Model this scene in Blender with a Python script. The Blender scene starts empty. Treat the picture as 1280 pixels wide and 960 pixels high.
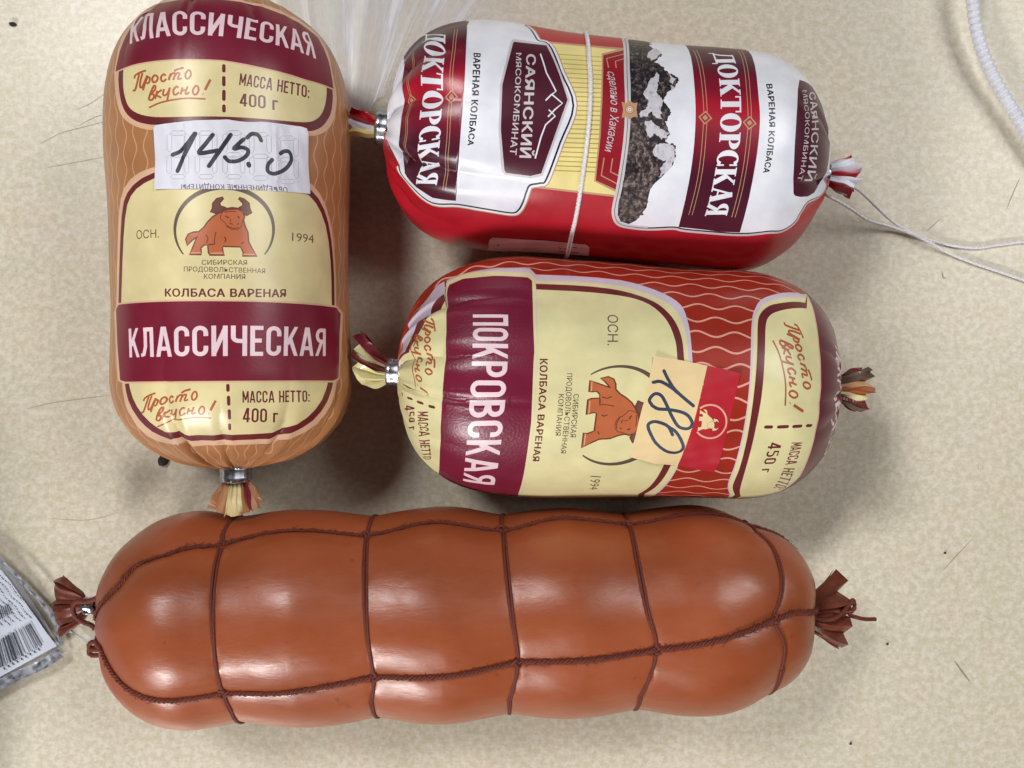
import bpy, math, random
import numpy as np
from mathutils import Vector
from mathutils.geometry import delaunay_2d_cdt
random.seed(7)
MM = 0.001
scene = bpy.context.scene
COL = scene.collection

# ------------------------------------------------------------------ camera
H_CAM, F_PX = 300.0, 1218.0          # lens height above the table (mm), focal length (px of 1280)
cam = bpy.data.cameras.new("camera")
cam.sensor_fit = 'HORIZONTAL'; cam.sensor_width = 36.0
cam.lens = F_PX / 1280.0 * 36.0
cam.clip_start = 0.01; cam.clip_end = 20.0
cam_o = bpy.data.objects.new("camera", cam)
cam_o.location = (0, 0, H_CAM * MM)
COL.objects.link(cam_o); scene.camera = cam_o

# ------------------------------------------------------------------ world, lamps, exposure
world = bpy.data.worlds.new("World"); scene.world = world
world.use_nodes = True
wb = world.node_tree.nodes["Background"]
wb.inputs[0].default_value = (0.95, 0.97, 1.0, 1); wb.inputs[1].default_value = 0.035

def area(name, loc, aim, sx, sy, power, color):
    l = bpy.data.lights.new(name, 'AREA'); l.shape = 'RECTANGLE'; l.size = sx; l.size_y = sy
    l.energy = power; l.color = color
    o = bpy.data.objects.new(name, l); COL.objects.link(o)
    o.location = loc
    o.rotation_euler = (Vector(aim) - Vector(loc)).to_track_quat('-Z', 'Y').to_euler()
    return o
area("ceiling_lamp", (-0.40, 0.40, 0.85), (0, 0, 0), 0.20, 0.18, 3.9, (1.0, 0.98, 0.97))
area("counter_lamp", (-0.38, -0.76, 0.50), (0, -0.03, 0), 0.20, 0.13, 6.8, (1.0, 0.975, 0.95))
area("window_light", (0.72, 0.34, 0.86), (0, 0, 0), 0.5, 0.5, 5.6, (1.0, 0.985, 0.97))
scene.view_settings.view_transform = 'Standard'
scene.view_settings.look = 'None'
scene.view_settings.exposure = 0.0
scene.view_settings.gamma = 1.0

# ------------------------------------------------------------------ helpers
def lin(r, g, b):
    f = lambda c: (c / 255 / 12.92) if c / 255 <= 0.04045 else ((c / 255 + 0.055) / 1.055) ** 2.4
    return (f(r), f(g), f(b), 1.0)

class Surface:
    """A filled casing lying on the table: u runs along its skin (mm), v round it (mm, 0 on top)."""
    def __init__(s, A, B, R, h1, h2, p1, p2, tap, neck=3.4, lie=0.97):
        s.A, s.B = np.array(A, float), np.array(B, float)
        s.L = float(np.hypot(*(s.B - s.A))); s.a = (s.B - s.A) / s.L
        s.b = np.array([-s.a[1], s.a[0]]); s.R = R; s.zc = R * lie
        q = np.linspace(0, np.pi, 1500); t = s.L * (1 - np.cos(q)) / 2
        r = np.full_like(t, R)
        a = np.clip((h1 - t) / h1, 0, 1); r = r * np.clip(1 - a ** p1, 0, 1) ** (1 / p1)
        b = np.clip((t - (s.L - h2)) / h2, 0, 1); r = r * np.clip(1 - b ** p2, 0, 1) ** (1 / p2)
        r = r * (1 + tap * (t / s.L - .5))
        k = r >= neck; t, r = t[k], r[k]
        s.t, s.r = t, r
        s.u = np.r_[0, np.cumsum(np.hypot(np.diff(t), np.diff(r)))]; s.U = float(s.u[-1])
        dt, dr = np.gradient(t, s.u), np.gradient(r, s.u); n = np.hypot(dt, dr)
        s.nr, s.nt = dt / n, -dr / n
        s.pleats = []; s.extra = None
    def disp(s, u, th):
        d = np.zeros_like(u)
        for end, t0, depth, wid, reach in s.pleats:
            x = u if end == 0 else s.U - u
            dth = np.abs((th - t0 + np.pi) % (2 * np.pi) - np.pi)
            f = np.exp(-(x / reach) ** 2)
            d = d - depth * f * np.exp(-dth / wid) + .35 * depth * f * np.exp(-((dth - 2.2 * wid) / (1.2 * wid)) ** 2)
        if s.extra is not None: d = d + s.extra(u, th)
        return d
    def pos(s, u, v, off=0.0, detail=True):
        u = np.asarray(u, float); v = np.asarray(v, float); th = v / s.R
        uc = np.clip(u, 0, s.U)
        t = np.interp(uc, s.u, s.t); r = np.interp(uc, s.u, s.r)
        nr = np.interp(uc, s.u, s.nr); nt = np.interp(uc, s.u, s.nt)
        d = off + (s.disp(uc, th) if detail else 0)
        r = np.maximum(r + d * nr, .4); t = t + d * nt
        sn, cs = np.sin(th), np.cos(th)
        z = s.zc + r * cs
        z = np.where(z < 1.0, 0.25 + .75 * np.exp(np.minimum((z - 1.0) / .75, 0)), z)
        return np.stack([s.A[0] + s.a[0] * t + s.b[0] * r * sn, s.A[1] + s.a[1] * t + s.b[1] * r * sn, z], -1)
    def normal(s, u, v):
        e = .12
        du = s.pos(u + e, v) - s.pos(u - e, v); dv = s.pos(u, v + e) - s.pos(u, v - e)
        n = np.cross(du, dv); n /= np.maximum(np.linalg.norm(n, axis=-1, keepdims=True), 1e-9)
        return n
S1 = Surface((-78.17, 104.16), (-76.21, -22.51), 31.99, 35.77, 25.84, 2.61, 2.26, -.03)
S2 = Surface((-33.48, 70.94), (86.32, 58.45), 30.07, 32.87, 24.58, 2.76, 2.07, -.05)
S3 = Surface((-30.26, 3.23), (88.41, -1.29), 32.05, 37.18, 29.39, 2.75, 2.36, -.05)
S4 = Surface((-114.18, -65.7), (83.5, -61.78), 29.32, 31.46, 34.0, 2.2, 2.6, -.07, neck=2.6)

def add_pleats(S, end, n, depth, wid, reach, seed):
    g = random.Random(seed)
    for k in range(n):
        S.pleats.append((end, (k + g.uniform(-.33, .33)) / n * 2 * math.pi - math.pi, depth * g.uniform(.5, 1.25),
                         wid * g.uniform(.6, 1.4), reach * g.uniform(.65, 1.25)))
add_pleats(S1, 0, 12, 1.7, .045, 28, 1); add_pleats(S1, 1, 13, 2.3, .042, 30, 2)
add_pleats(S2, 0, 10, 3.6, .07, 30, 3); add_pleats(S2, 1, 11, 1.6, .05, 22, 4)
add_pleats(S3, 0, 13, 2.3, .04, 30, 5); add_pleats(S3, 1, 12, 1.5, .05, 21, 6)
def dents(k):
    return lambda u, th: .5 * np.sin(u * .075 + k) * np.sin(2 * th + k * 1.3) + .12 * np.sin(u * .21 + 2 * k) * np.sin(5 * th + k)
S1.extra, S2.extra, S3.extra = dents(1.0), dents(2.2), dents(3.7)

# ------------------------------------------------------------------ materials
MATS = {}
def nodes_of(name):
    m = bpy.data.materials.new(name); m.use_nodes = True
    nt = m.node_tree; return m, nt, nt.nodes["Principled BSDF"]
def noise(nt, scale, detail=3, rough=.5, coord='Object', stretch=None):
    tc = nt.nodes.new('ShaderNodeTexCoord'); n = nt.nodes.new('ShaderNodeTexNoise')
    n.inputs['Scale'].default_value = scale; n.inputs['Detail'].default_value = detail; n.inputs['Roughness'].default_value = rough
    src = tc.outputs[coord]
    if stretch:
        mp = nt.nodes.new('ShaderNodeMapping'); mp.inputs['Scale'].default_value = stretch
        nt.links.new(src, mp.inputs[0]); src = mp.outputs[0]
    nt.links.new(src, n.inputs['Vector']); return n
def ramp(nt, fac, stops):
    r = nt.nodes.new('ShaderNodeValToRGB'); cr = r.color_ramp
    while len(cr.elements) < len(stops): cr.elements.new(.5)
    for e, (p, c) in zip(cr.elements, stops): e.position = p; e.color = c
    nt.links.new(fac, r.inputs[0]); return r
def bump(nt, bsdf, tex, strength, dist):
    b = nt.nodes.new('ShaderNodeBump'); b.inputs['Strength'].default_value = strength; b.inputs['Distance'].default_value = dist
    nt.links.new(tex, b.inputs['Height']); nt.links.new(b.outputs[0], bsdf.inputs['Normal']); return b
def film(name, rgb, rough=.32, var=.10, grain=.12, spec=.5):
    """printed plastic film: slightly uneven ink, faint orange-peel, soft gloss"""
    m, nt, p = nodes_of(name)
    c = lin(*rgb)
    n = noise(nt, 120, 4)
    r = ramp(nt, n.outputs[0], [(.3, tuple(x * (1 - var) for x in c[:3]) + (1,)), (.7, tuple(min(1, x * (1 + var)) for x in c[:3]) + (1,))])
    nt.links.new(r.outputs[0], p.inputs['Base Color'])
    n2 = noise(nt, 1500, 2)
    bump(nt, p, n2.outputs[0], grain, .00012)
    n3 = noise(nt, 60, 3)
    r3 = ramp(nt, n3.outputs[0], [(.3, (rough * .85,) * 3 + (1,)), (.75, (rough * 1.2,) * 3 + (1,))])
    nt.links.new(r3.outputs[0], p.inputs['Roughness'])
    p.inputs['Specular IOR Level'].default_value = spec
    MATS[name] = m; return m
film('tan film', (176, 122, 80)); film('tan wave ink', (208, 160, 122)); film('maroon ink', (122, 30, 52)); film('cream ink', (226, 212, 160))
film('pale border ink', (224, 184, 152)); film('pink white ink', (240, 214, 222)); film('rust ink', (176, 92, 52)); film('dark maroon ink', (110, 40, 44))
film('grey brown ink', (98, 80, 66)); film('bull orange ink', (192, 106, 66)); film('bull outline ink', (112, 58, 44)); film('bull horn ink', (112, 76, 70))
film('cherry film', (178, 22, 40)); film('white film', (234, 236, 248)); film('plum ink', (78, 26, 44)); film('gold ink', (190, 150, 116))
film('dark end ink', (98, 26, 46)); film('black ink', (34, 30, 38)); film('lemon ink', (236, 220, 148)); film('olive line ink', (176, 154, 82)); film('wine banner ink', (150, 26, 40))
film('brick film', (158, 44, 28)); film('brick wave ink', (226, 164, 148)); film('lilac sheen', (212, 198, 214)); film('pale cream ink', (228, 220, 168), grain=.2)  # lilac: glossy reflection along the pale border, put into the colour
film('deep maroon ink', (118, 24, 54), grain=.5, rough=.33); film('silver ink', (205, 200, 205)); film('shade pink ink', (228, 218, 224))
film('sticker white', (226, 226, 238), rough=.42, var=.05, grain=.25); film('sticker grey line', (160, 160, 176), rough=.5); film('marker black', (44, 46, 58), rough=.45, var=.4)
film('sticker cream', (236, 210, 158), rough=.55, var=.05, grain=.3); film('sticker red', (186, 30, 46), rough=.45, var=.06); film('pen blue', (52, 64, 84), rough=.5, var=.45)

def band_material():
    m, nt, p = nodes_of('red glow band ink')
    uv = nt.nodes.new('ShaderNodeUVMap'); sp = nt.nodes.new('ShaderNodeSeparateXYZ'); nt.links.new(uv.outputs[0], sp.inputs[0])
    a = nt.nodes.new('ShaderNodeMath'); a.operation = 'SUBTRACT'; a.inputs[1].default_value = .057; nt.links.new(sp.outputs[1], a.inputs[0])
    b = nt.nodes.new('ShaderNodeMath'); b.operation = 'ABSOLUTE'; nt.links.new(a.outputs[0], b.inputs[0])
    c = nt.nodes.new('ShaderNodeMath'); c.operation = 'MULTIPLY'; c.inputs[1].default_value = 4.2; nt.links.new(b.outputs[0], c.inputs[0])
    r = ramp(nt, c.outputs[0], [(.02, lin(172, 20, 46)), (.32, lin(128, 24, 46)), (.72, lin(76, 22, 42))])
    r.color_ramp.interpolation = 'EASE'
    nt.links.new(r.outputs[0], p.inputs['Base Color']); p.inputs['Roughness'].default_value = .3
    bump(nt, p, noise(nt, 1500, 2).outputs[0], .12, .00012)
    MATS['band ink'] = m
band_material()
def rock_material(name, stops):
    m, nt, p = nodes_of(name)
    n = noise(nt, 1000, 8, .78, stretch=(1.0, .75, 1))
    r = ramp(nt, n.outputs[0], stops); nt.links.new(r.outputs[0], p.inputs['Base Color']); p.inputs['Roughness'].default_value = .33
    MATS[name] = m
rock_material('engraved rock ink', [(.42, lin(30, 25, 29)), (.53, lin(54, 46, 49)), (.60, lin(112, 101, 102)), (.70, lin(150, 140, 140))])
rock_material('engraved snow ink', [(.26, lin(60, 56, 62)), (.36, lin(150, 146, 152)), (.46, lin(202, 199, 208)), (.70, lin(220, 218, 230))])
rock_material('engraved scree ink', [(.40, lin(40, 33, 35)), (.50, lin(74, 63, 62)), (.58, lin(134, 120, 116)), (.70, lin(160, 150, 148))])
def metal(name, rgb, rough):
    m, nt, p = nodes_of(name); p.inputs['Metallic'].default_value = 1
    p.inputs['Base Color'].default_value = lin(*rgb)
    n = noise(nt, 500, 4); r = ramp(nt, n.outputs[0], [(.3, (rough * .6,) * 3 + (1,)), (.7, (rough * 1.6,) * 3 + (1,))]); nt.links.new(r.outputs[0], p.inputs['Roughness'])
    bump(nt, p, n.outputs[0], .3, .0002); MATS[name] = m
metal('clip metal', (196, 200, 208), .28); metal('dull foil', (170, 174, 182), .42)

def fibre(name, rgb, rough=.75, var=.25, sc=2500):
    m, nt, p = nodes_of(name); c = lin(*rgb)
    n = noise(nt, sc, 2); r = ramp(nt, n.outputs[0], [(.3, tuple(x * (1 - var) for x in c[:3]) + (1,)), (.7, tuple(min(1, x * (1 + var)) for x in c[:3]) + (1,))])
    nt.links.new(r.outputs[0], p.inputs['Base Color']); p.inputs['Roughness'].default_value = rough
    bump(nt, p, n.outputs[0], .4, .0002); MATS[name] = m
fibre('white twine', (232, 228, 236)); fibre('brown net twine', (106, 45, 31)); film('sticker print', (122, 120, 134), rough=.5); fibre('brown tail film', (118, 62, 46), .4, .3, 300)
fibre('cable plastic', (222, 224, 234), .35, .05, 300); fibre('scratch line', (180, 168, 148)); fibre('dark crumb', (48, 44, 40)); fibre('dust fibre', (152, 140, 120))
fibre('paper label', (206, 214, 228), .6, .03, 200); fibre('label black', (52, 54, 64), .6, .1)

def sausage_skin():
    m, nt, p = nodes_of('smoked casing')
    n = noise(nt, 34, 6, .6)
    r = ramp(nt, n.outputs[0], [(.25, lin(144, 72, 37)), (.45, lin(156, 80, 46)), (.6, lin(162, 85, 52)), (.78, lin(170, 94, 62))])
    sp = noise(nt, 210, 2, .4); r2 = ramp(nt, sp.outputs[0], [(.72, (1, 1, 1, 1)), (.80, (.55, .42, .38, 1))])
    mx = nt.nodes.new('ShaderNodeMix'); mx.data_type = 'RGBA'; mx.blend_type = 'MULTIPLY'; mx.inputs[0].default_value = .8
    nt.links.new(r.outputs[0], mx.inputs[6]); nt.links.new(r2.outputs[0], mx.inputs[7]); nt.links.new(mx.outputs[2], p.inputs['Base Color'])
    f = noise(nt, 340, 5, .7, stretch=(.35, 1, 1))
    rr = ramp(nt, f.outputs[0], [(.3, (.27,) * 3 + (1,)), (.7, (.42,) * 3 + (1,))]); nt.links.new(rr.outputs[0], p.inputs['Roughness'])
    bump(nt, p, f.outputs[0], .32, .0003)
    p.inputs['Specular IOR Level'].default_value = .55
    p.inputs['Subsurface Weight'].default_value = .12; p.inputs['Subsurface Radius'].default_value = (.004, .0015, .0008); p.inputs['Subsurface Scale'].default_value = 1.0
    MATS['smoked casing'] = m
sausage_skin()

def table_material():
    m, nt, p = nodes_of('mottled vinyl')
    a = noise(nt, 500, 6, .62); a0 = noise(nt, 400, 5, .55, stretch=(.75, 1.1, 1)); b = noise(nt, 70, 3, .6); c = noise(nt, 1100, 3, .6, stretch=(.7, 1.1, 1))
    ra = ramp(nt, a.outputs[0], [(.40, lin(209, 201, 179)), (.50, lin(216, 209, 190)), (.60, lin(225, 219, 203))])
    rb = ramp(nt, b.outputs[0], [(.36, (.965, .972, .945, 1)), (.52, (1, 1, 1, 1)), (.68, (1.0, .97, .95, 1))])
    rc = ramp(nt, c.outputs[0], [(.36, (.92, .91, .89, 1)), (.5, (1, 1, 1, 1))])
    w_ = noise(nt, 9, 5, .65); rd = ramp(nt, w_.outputs[0], [(.35, (.95, .945, .935, 1)), (.5, (1, 1, 1, 1)), (.7, (1.0, .985, .965, 1))])
    gsp = noise(nt, 2600, 2, .5); rg = ramp(nt, gsp.outputs[0], [(.30, (.90, .885, .86, 1)), (.42, (1, 1, 1, 1))])
    prev = ra.outputs[0]
    for q in (rb, rc, rd, rg):
        mx = nt.nodes.new('ShaderNodeMix'); mx.data_type = 'RGBA'; mx.blend_type = 'MULTIPLY'; mx.inputs[0].default_value = 1
        nt.links.new(prev, mx.inputs[6]); nt.links.new(q.outputs[0], mx.inputs[7]); prev = mx.outputs[2]
    nt.links.new(prev, p.inputs['Base Color'])
    p.inputs['Roughness'].default_value = .3; p.inputs['Specular IOR Level'].default_value = .4
    bump(nt, p, c.outputs[0], .12, .0003); MATS['mottled vinyl'] = m
table_material()
def clear_material(name, tint, opacity, rough):
    m, nt, p = nodes_of(name)
    p.inputs['Base Color'].default_value = lin(*tint); p.inputs['Roughness'].default_value = rough
    n = noise(nt, 90, 4); r = ramp(nt, n.outputs[0], [(.3, (opacity * .5,) * 3 + (1,)), (.7, (min(1, opacity * 1.5),) * 3 + (1,))]); nt.links.new(r.outputs[0], p.inputs['Alpha'])
    MATS[name] = m
clear_material('bag film', (200, 204, 214), .55, .15)

def wrap_material():
    m, nt, p = nodes_of('glary wrap'); p.inputs['Base Color'].default_value = lin(238, 240, 246); p.inputs['Roughness'].default_value = .3
    n = noise(nt, 1, 4, .6, 'UV', (13, .9, 1)); r = ramp(nt, n.outputs[0], [(.36, (.26,) * 3 + (1,)), (.52, (.5,) * 3 + (1,)), (.62, (.95,) * 3 + (1,))])  # white streaks: film creases plus the glare, painted into the opacity
    uv = nt.nodes.new('ShaderNodeUVMap'); sp = nt.nodes.new('ShaderNodeSeparateXYZ'); nt.links.new(uv.outputs[0], sp.inputs[0])
    e = ramp(nt, sp.outputs[0], [(0, (.2, .2, .2, 1)), (.15, (1, 1, 1, 1)), (.55, (.9, .9, .9, 1)), (1, (.0, .0, .0, 1))])
    mu = nt.nodes.new('ShaderNodeMath'); mu.operation = 'MULTIPLY'; nt.links.new(r.outputs[0], mu.inputs[0]); nt.links.new(e.outputs[0], mu.inputs[1])
    nt.links.new(mu.outputs[0], p.inputs['Alpha']); MATS['glary wrap'] = m
wrap_material()

# ------------------------------------------------------------------ objects
def obj(name, verts, faces, mat, parent=None, smooth=True, fm=None, slots=None):
    me = bpy.data.meshes.new(name); me.from_pydata([tuple(float(c) * MM for c in v) for v in verts], [], faces)
    for s in (slots or [mat]): me.materials.append(MATS[s])
    if fm is not None: me.polygons.foreach_set('material_index', fm)
    me.polygons.foreach_set('use_smooth', [smooth] * len(me.polygons)); me.update()
    o = bpy.data.objects.new(name, me); COL.objects.link(o)
    if parent is not None: o.parent = parent; o.matrix_parent_inverse = parent.matrix_world.inverted()
    return o
def thing(name, label, cat, loc=(0, 0, 0), group=None):
    o = bpy.data.objects.new(name, None); COL.objects.link(o); o.empty_display_size = .01
    o.location = tuple(c * MM for c in loc); bpy.context.view_layer.update()
    tag(o, label, cat, group); return o
def tag(o, label, cat, group=None):
    o['label'] = label; o['category'] = cat
    if group: o['group'] = group
    return o
def catmull(P, n=6, closed=False):
    P = np.asarray(P, float)
    if len(P) < 3: return P
    Q = np.vstack([P[-1:], P, P[:2]]) if closed else np.vstack([2 * P[:1] - P[1:2], P, 2 * P[-1:] - P[-2:-1]])
    out = []
    for i in range(len(Q) - 3):
        p0, p1, p2, p3 = Q[i:i + 4]
        for k in range(n):
            t = k / n
            out.append(.5 * (2 * p1 + (p2 - p0) * t + (2 * p0 - 5 * p1 + 4 * p2 - p3) * t * t + (3 * p1 - p0 - 3 * p2 + p3) * t ** 3))
    if not closed: out.append(P[-1])
    return np.array(out)
def chaikin(P, n=2):
    P = np.asarray(P, float)
    for _ in range(n):
        Q = np.roll(P, -1, 0); P = np.stack([.75 * P + .25 * Q, .25 * P + .75 * Q], 1).reshape(-1, P.shape[1])
    return P
def tube(path, rad, nseg=8, ply=0, pitch=3.0, closed=False, rfun=None, cap=True):
    """a tube along a path (mm); ply > 0 twists it like a rope of that many strands"""
    P = np.asarray(path, float); n = len(P)
    T = np.gradient(P, axis=0) if not closed else np.roll(P, -1, 0) - np.roll(P, 1, 0)
    T /= np.linalg.norm(T, axis=1, keepdims=True) + 1e-9
    s = np.r_[0, np.cumsum(np.linalg.norm(np.diff(P, axis=0), axis=1))]
    N = np.cross(T[0], [0, 0, 1.0]);
    if np.linalg.norm(N) < .1: N = np.cross(T[0], [0, 1.0, 0])
    V = []; 
    for i in range(n):
        N = N - T[i] * N.dot(T[i]); N /= np.linalg.norm(N) + 1e-9
        Bn = np.cross(T[i], N)
        for k in range(nseg):
            a = 2 * math.pi * k / nseg
            r = rad if rfun is None else rfun(s[i])
            if ply: r = r * (.82 + .22 * abs(math.cos(ply / 2 * (a - 2 * math.pi * s[i] / (pitch * ply) ))))
            V.append(P[i] + r * (math.cos(a) * N + math.sin(a) * Bn))
    Fc = []
    m = n if closed else n - 1
    for i in range(m):
        j = (i + 1) % n
        for k in range(nseg):
            k2 = (k + 1) % nseg
            Fc.append((i * nseg + k, i * nseg + k2, j * nseg + k2, j * nseg + k))
    if cap and not closed:
        Fc.append(tuple(range(nseg))[::-1]); Fc.append(tuple((n - 1) * nseg + k for k in range(nseg)))
    return V, Fc
def resample(P, step):
    P = np.asarray(P, float); s = np.r_[0, np.cumsum(np.linalg.norm(np.diff(P, axis=0), axis=1))]
    q = np.linspace(0, s[-1], max(2, int(s[-1] / step) + 1))
    return np.stack([np.interp(q, s, P[:, k]) for k in range(P.shape[1])], 1)

# ------------------------------------------------------------------ lettering
def ribbon(P, w, closed=False):
    """quads of a stroke along P; w one width or one per point"""
    P = np.asarray(P, float)
    w = np.full(len(P), w) if np.isscalar(w) else np.asarray(w, float)
    T = (np.roll(P, -1, 0) - np.roll(P, 1, 0)) if closed else np.gradient(P, axis=0)
    T /= np.linalg.norm(T, axis=1, keepdims=True) + 1e-12
    N = np.stack([-T[:, 1], T[:, 0]], 1) * w[:, None] / 2
    a, b = P + N, P - N
    return [[a[i], b[i], b[(i + 1) % len(P)], a[(i + 1) % len(P)]] for i in range(len(P) if closed else len(P) - 1)]
def arc(cx, cy, rx, ry, a0, a1, n=10):
    return [(cx + rx * math.cos(math.radians(a0 + (a1 - a0) * k / n)), cy + ry * math.sin(math.radians(a0 + (a1 - a0) * k / n))) for k in range(n + 1)]
def condensed(ch, T=.135):
    h = T / 2; W = {'Л': .50, 'А': .52, 'Е': .38, 'М': .60, 'Т': .42, ':': .14, 'г': .34, ' ': .22, '1': .28}.get(ch, .46)
    x0, x1, r = h, W - h, (W - T) / 2
    S = []
    stem = lambda x, a=0, b=1: S.append([(x, a), (x, b)])
    bar = lambda y, a=0, b=W: S.append([(a, y), (b, y)])
    if ch in 'О0': S.append([(x0, .5)] + arc(x0 + r, 1 - h - r, r, r, 180, 0) + arc(x0 + r, h + r, r, r, 0, -180) + [(x0, .5)])
    elif ch == 'С': S.append([(x1, .66)] + arc(x0 + r, 1 - h - r, r, r, 0, 180) + arc(x0 + r, h + r, r, r, 180, 360) + [(x1, .34)])
    elif ch == 'К': stem(x0); S.append([(T * .8, .40), (x1 + .01, 1.04)]); S.append([(T * 1.5, .60), (x1 + .02, -.04)])
    elif ch == 'Л': stem(x1); bar(1 - h, .12, W); S.append([(.13 + h, 1), (.12 + h, .35), (.07 + h * .6, .08), (0.0, h * .9)])
    elif ch == 'А': S.append([(h * .9, -.02), (W / 2 - .02, 1.02)]); S.append([(W - h * .9, -.02), (W / 2 + .02, 1.02)]); bar(.27, .13, W - .13)
    elif ch == 'И': stem(x0); stem(x1); S.append([(x0, .08), (x1, .92)])
    elif ch == 'Ч': stem(x1); S.append([(x0, 1), (x0, .62)] + arc(x0 + r, .46 + h + r * .6, r, r * .8, 180, 270, 6) + [(x1, .42 + h)])
    elif ch == 'Е': stem(x0); bar(1 - h); bar(h); bar(.51, 0, W * .88)
    elif ch == 'Я': stem(x1); S.append([(x1, 1 - h)] + arc(x0 + r, .73, r, .27 - h, 90, 270) + [(x1, .46 + h)]); S.append([(h * .8, -.02), (W * .58, .52)])
    elif ch == 'П': stem(x0); stem(x1); bar(1 - h)
    elif ch == 'Р': stem(x0); S.append([(x0, 1 - h)] + arc(x1 - r, .71, r, .29 - h, 90, -90) + [(x0, .42 + h)])
    elif ch == 'В': stem(x0); S.append([(x0, 1 - h)] + arc(x1 - r - .01, .75, r, .25 - h, 90, -90) + [(x0, .5 + h * .5)]); S.append([(x0, .5 + h * .5)] + arc(x1 - r, .28, r, .25 - h * .6, 90, -90) + [(x0, h)])
    elif ch == 'М': stem(x0); stem(x1); S.append([(x0, .98), (W / 2, .22)]); S.append([(x1, .98), (W / 2, .22)])
    elif ch == 'Н': stem(x0); stem(x1); bar(.5)
    elif ch == 'Т': stem(W / 2); bar(1 - h)
    elif ch == ':': stem(W / 2, 0, .15); stem(W / 2, .5, .65)
    elif ch == 'г': stem(x0, 0, .72); bar(.72 - h, 0, W)
    elif ch == '4': stem(W * .68); bar(.26); S.append([(h * .7, .24), (W * .6, 1.0)])
    elif ch == '5': S.append([(x1, 1 - h), (x0, 1 - h), (x0, .56)]); S.append([(x0, .58), (x0 + .1, .60)] + arc(x1 - r, .33, r, .33 - h, 80, -90) + [(x0 + r * .8, h)] + [(x0, .16)])
    elif ch == '1': stem(W / 2); S.append([(0, .8), (W / 2, 1)])
    polys = []
    for s in S:
        for q in ribbon(s, T): polys.append([(x, min(1, max(0, y))) for x, y in q])
    return W, polys
def serif(ch):
    R = lambda x0, y0, x1, y1: [(x0, y0), (x1, y0), (x1, y1), (x0, y1)]
    st, th, sf = .22, .075, .07
    def ring(cx, rx, a0, a1, n=24):
        o = arc(cx, .5, rx, .515, a0, a1, n); i = arc(cx, .5, rx - st * 1.02, .515 - th, a0, a1, n)
        return [[o[k], o[k + 1], i[k + 1], i[k]] for k in range(n)]
    stem = lambda x: [R(x, 0, x + st, 1), R(x - sf, 0, x + st + sf, .055), R(x - sf, .945, x + st + sf, 1)]
    if ch == 'О': return .72, ring(.36, .36, 0, 360)
    if ch == 'С': return .66, ring(.36, .36, 42, 318) + [R(.56, .62, .625, .98), R(.56, .02, .625, .35)]
    if ch == 'К': return .76, stem(.07) + ribbon([(.27, .45), (.62, .95)], .10) + [R(.50, .945, .74, 1)] + ribbon([(.34, .58), (.64, .03)], .22) + [R(.46, 0, .80, .055)]
    if ch == 'Т': return .66, [R(.22, 0, .44, 1), R(.14, 0, .52, .055), R(0, .92, .66, 1), R(0, .72, .06, 1), R(.60, .72, .66, 1)]
    if ch == 'Р':
        o = arc(.30, .73, .34, .27, 90, -90, 14); i = arc(.30, .73, .34 - st, .27 - th, 90, -90, 14)
        return .64, stem(.07) + [[o[k], o[k + 1], i[k + 1], i[k]] for k in range(14)]
    if ch == 'А': return .78, ribbon([(.12, 0), (.37, 1)], .085) + ribbon([(.62, 0), (.38, 1)], .24) + [R(.2, .28, .56, .35), R(0, 0, .26, .055), R(.42, 0, .80, .055)]
    if ch == 'Я':
        o = arc(.36, .73, .34, .27, 90, 270, 14); i = arc(.36, .73, .34 - st, .27 - th, 90, 270, 14)
        return .68, stem(.38) + [[o[k], o[k + 1], i[k + 1], i[k]] for k in range(14)] + ribbon([(.10, 0), (.36, .5)], .17) + [R(-.02, 0, .2, .055)]
    if ch == 'Д': return .80, [R(.50, 0, .72, 1), R(.18, .93, .78, 1), R(0, -.0, .80, .075), R(0, -.2, .055, .05), R(.745, -.2, .80, .05)] + ribbon([(.10, .05), (.20, .35), (.26, .98)], .085)
    return .3, []
FONT_CACHE = {}
def letters(s, font, bold=0.0, shear=0.0, gap=.09):
    """polygons of a word in a box 0..1 by 0..1"""
    key = (s, font, bold, shear, gap)
    if key in FONT_CACHE: return FONT_CACHE[key]
    polys = []
    if font in ('condensed', 'serif'):
        x = 0
        for ch in s:
            w, ps = (condensed if font == 'condensed' else serif)(ch)
            polys += [[(px + x, py) for px, py in q] for q in ps]; x += w + (gap if font == 'condensed' else .03)
        x -= gap if font == 'condensed' else .03
        polys = [[(px / x, py) for px, py in q] for q in polys]
    else:
        cu = bpy.data.curves.new('lettering', 'FONT'); cu.body = s; cu.resolution_u = 2; cu.shear = shear
        cu.space_character = 1.0 + 2 * bold
        o = bpy.data.objects.new('lettering', cu); COL.objects.link(o)
        me = bpy.data.meshes.new_from_object(o.evaluated_get(bpy.context.evaluated_depsgraph_get()))
        V = np.array([v.co[:2] for v in me.vertices]); x0, x1 = V[:, 0].min(), V[:, 0].max()
        e = bold
        for dx, dy in (((0, 0),) if not bold else ((-e, 0), (e, 0), (0, -e * .7), (0, e * .7), (-e * .7, -e * .5), (e * .7, e * .5))):
            for f in me.polygons: polys.append([((V[i, 0] + dx - x0 + e) / (x1 - x0 + 2 * e), (V[i, 1] + dy + e * .7) / (.73 + 1.4 * e)) for i in f.vertices])
        bpy.data.objects.remove(o); bpy.data.curves.remove(cu); bpy.data.meshes.remove(me)
    FONT_CACHE[key] = polys; return polys
def curve_at(P, t):
    P = np.asarray(P, float); n = len(P); x = np.linspace(0, 1, n); out = np.zeros((len(t), 2))
    for i in range(n):
        w = np.ones_like(t)
        for j in range(n):
            if j != i: w = w * (t - x[j]) / (x[i] - x[j])
        out += w[:, None] * P[i]
    return out

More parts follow.
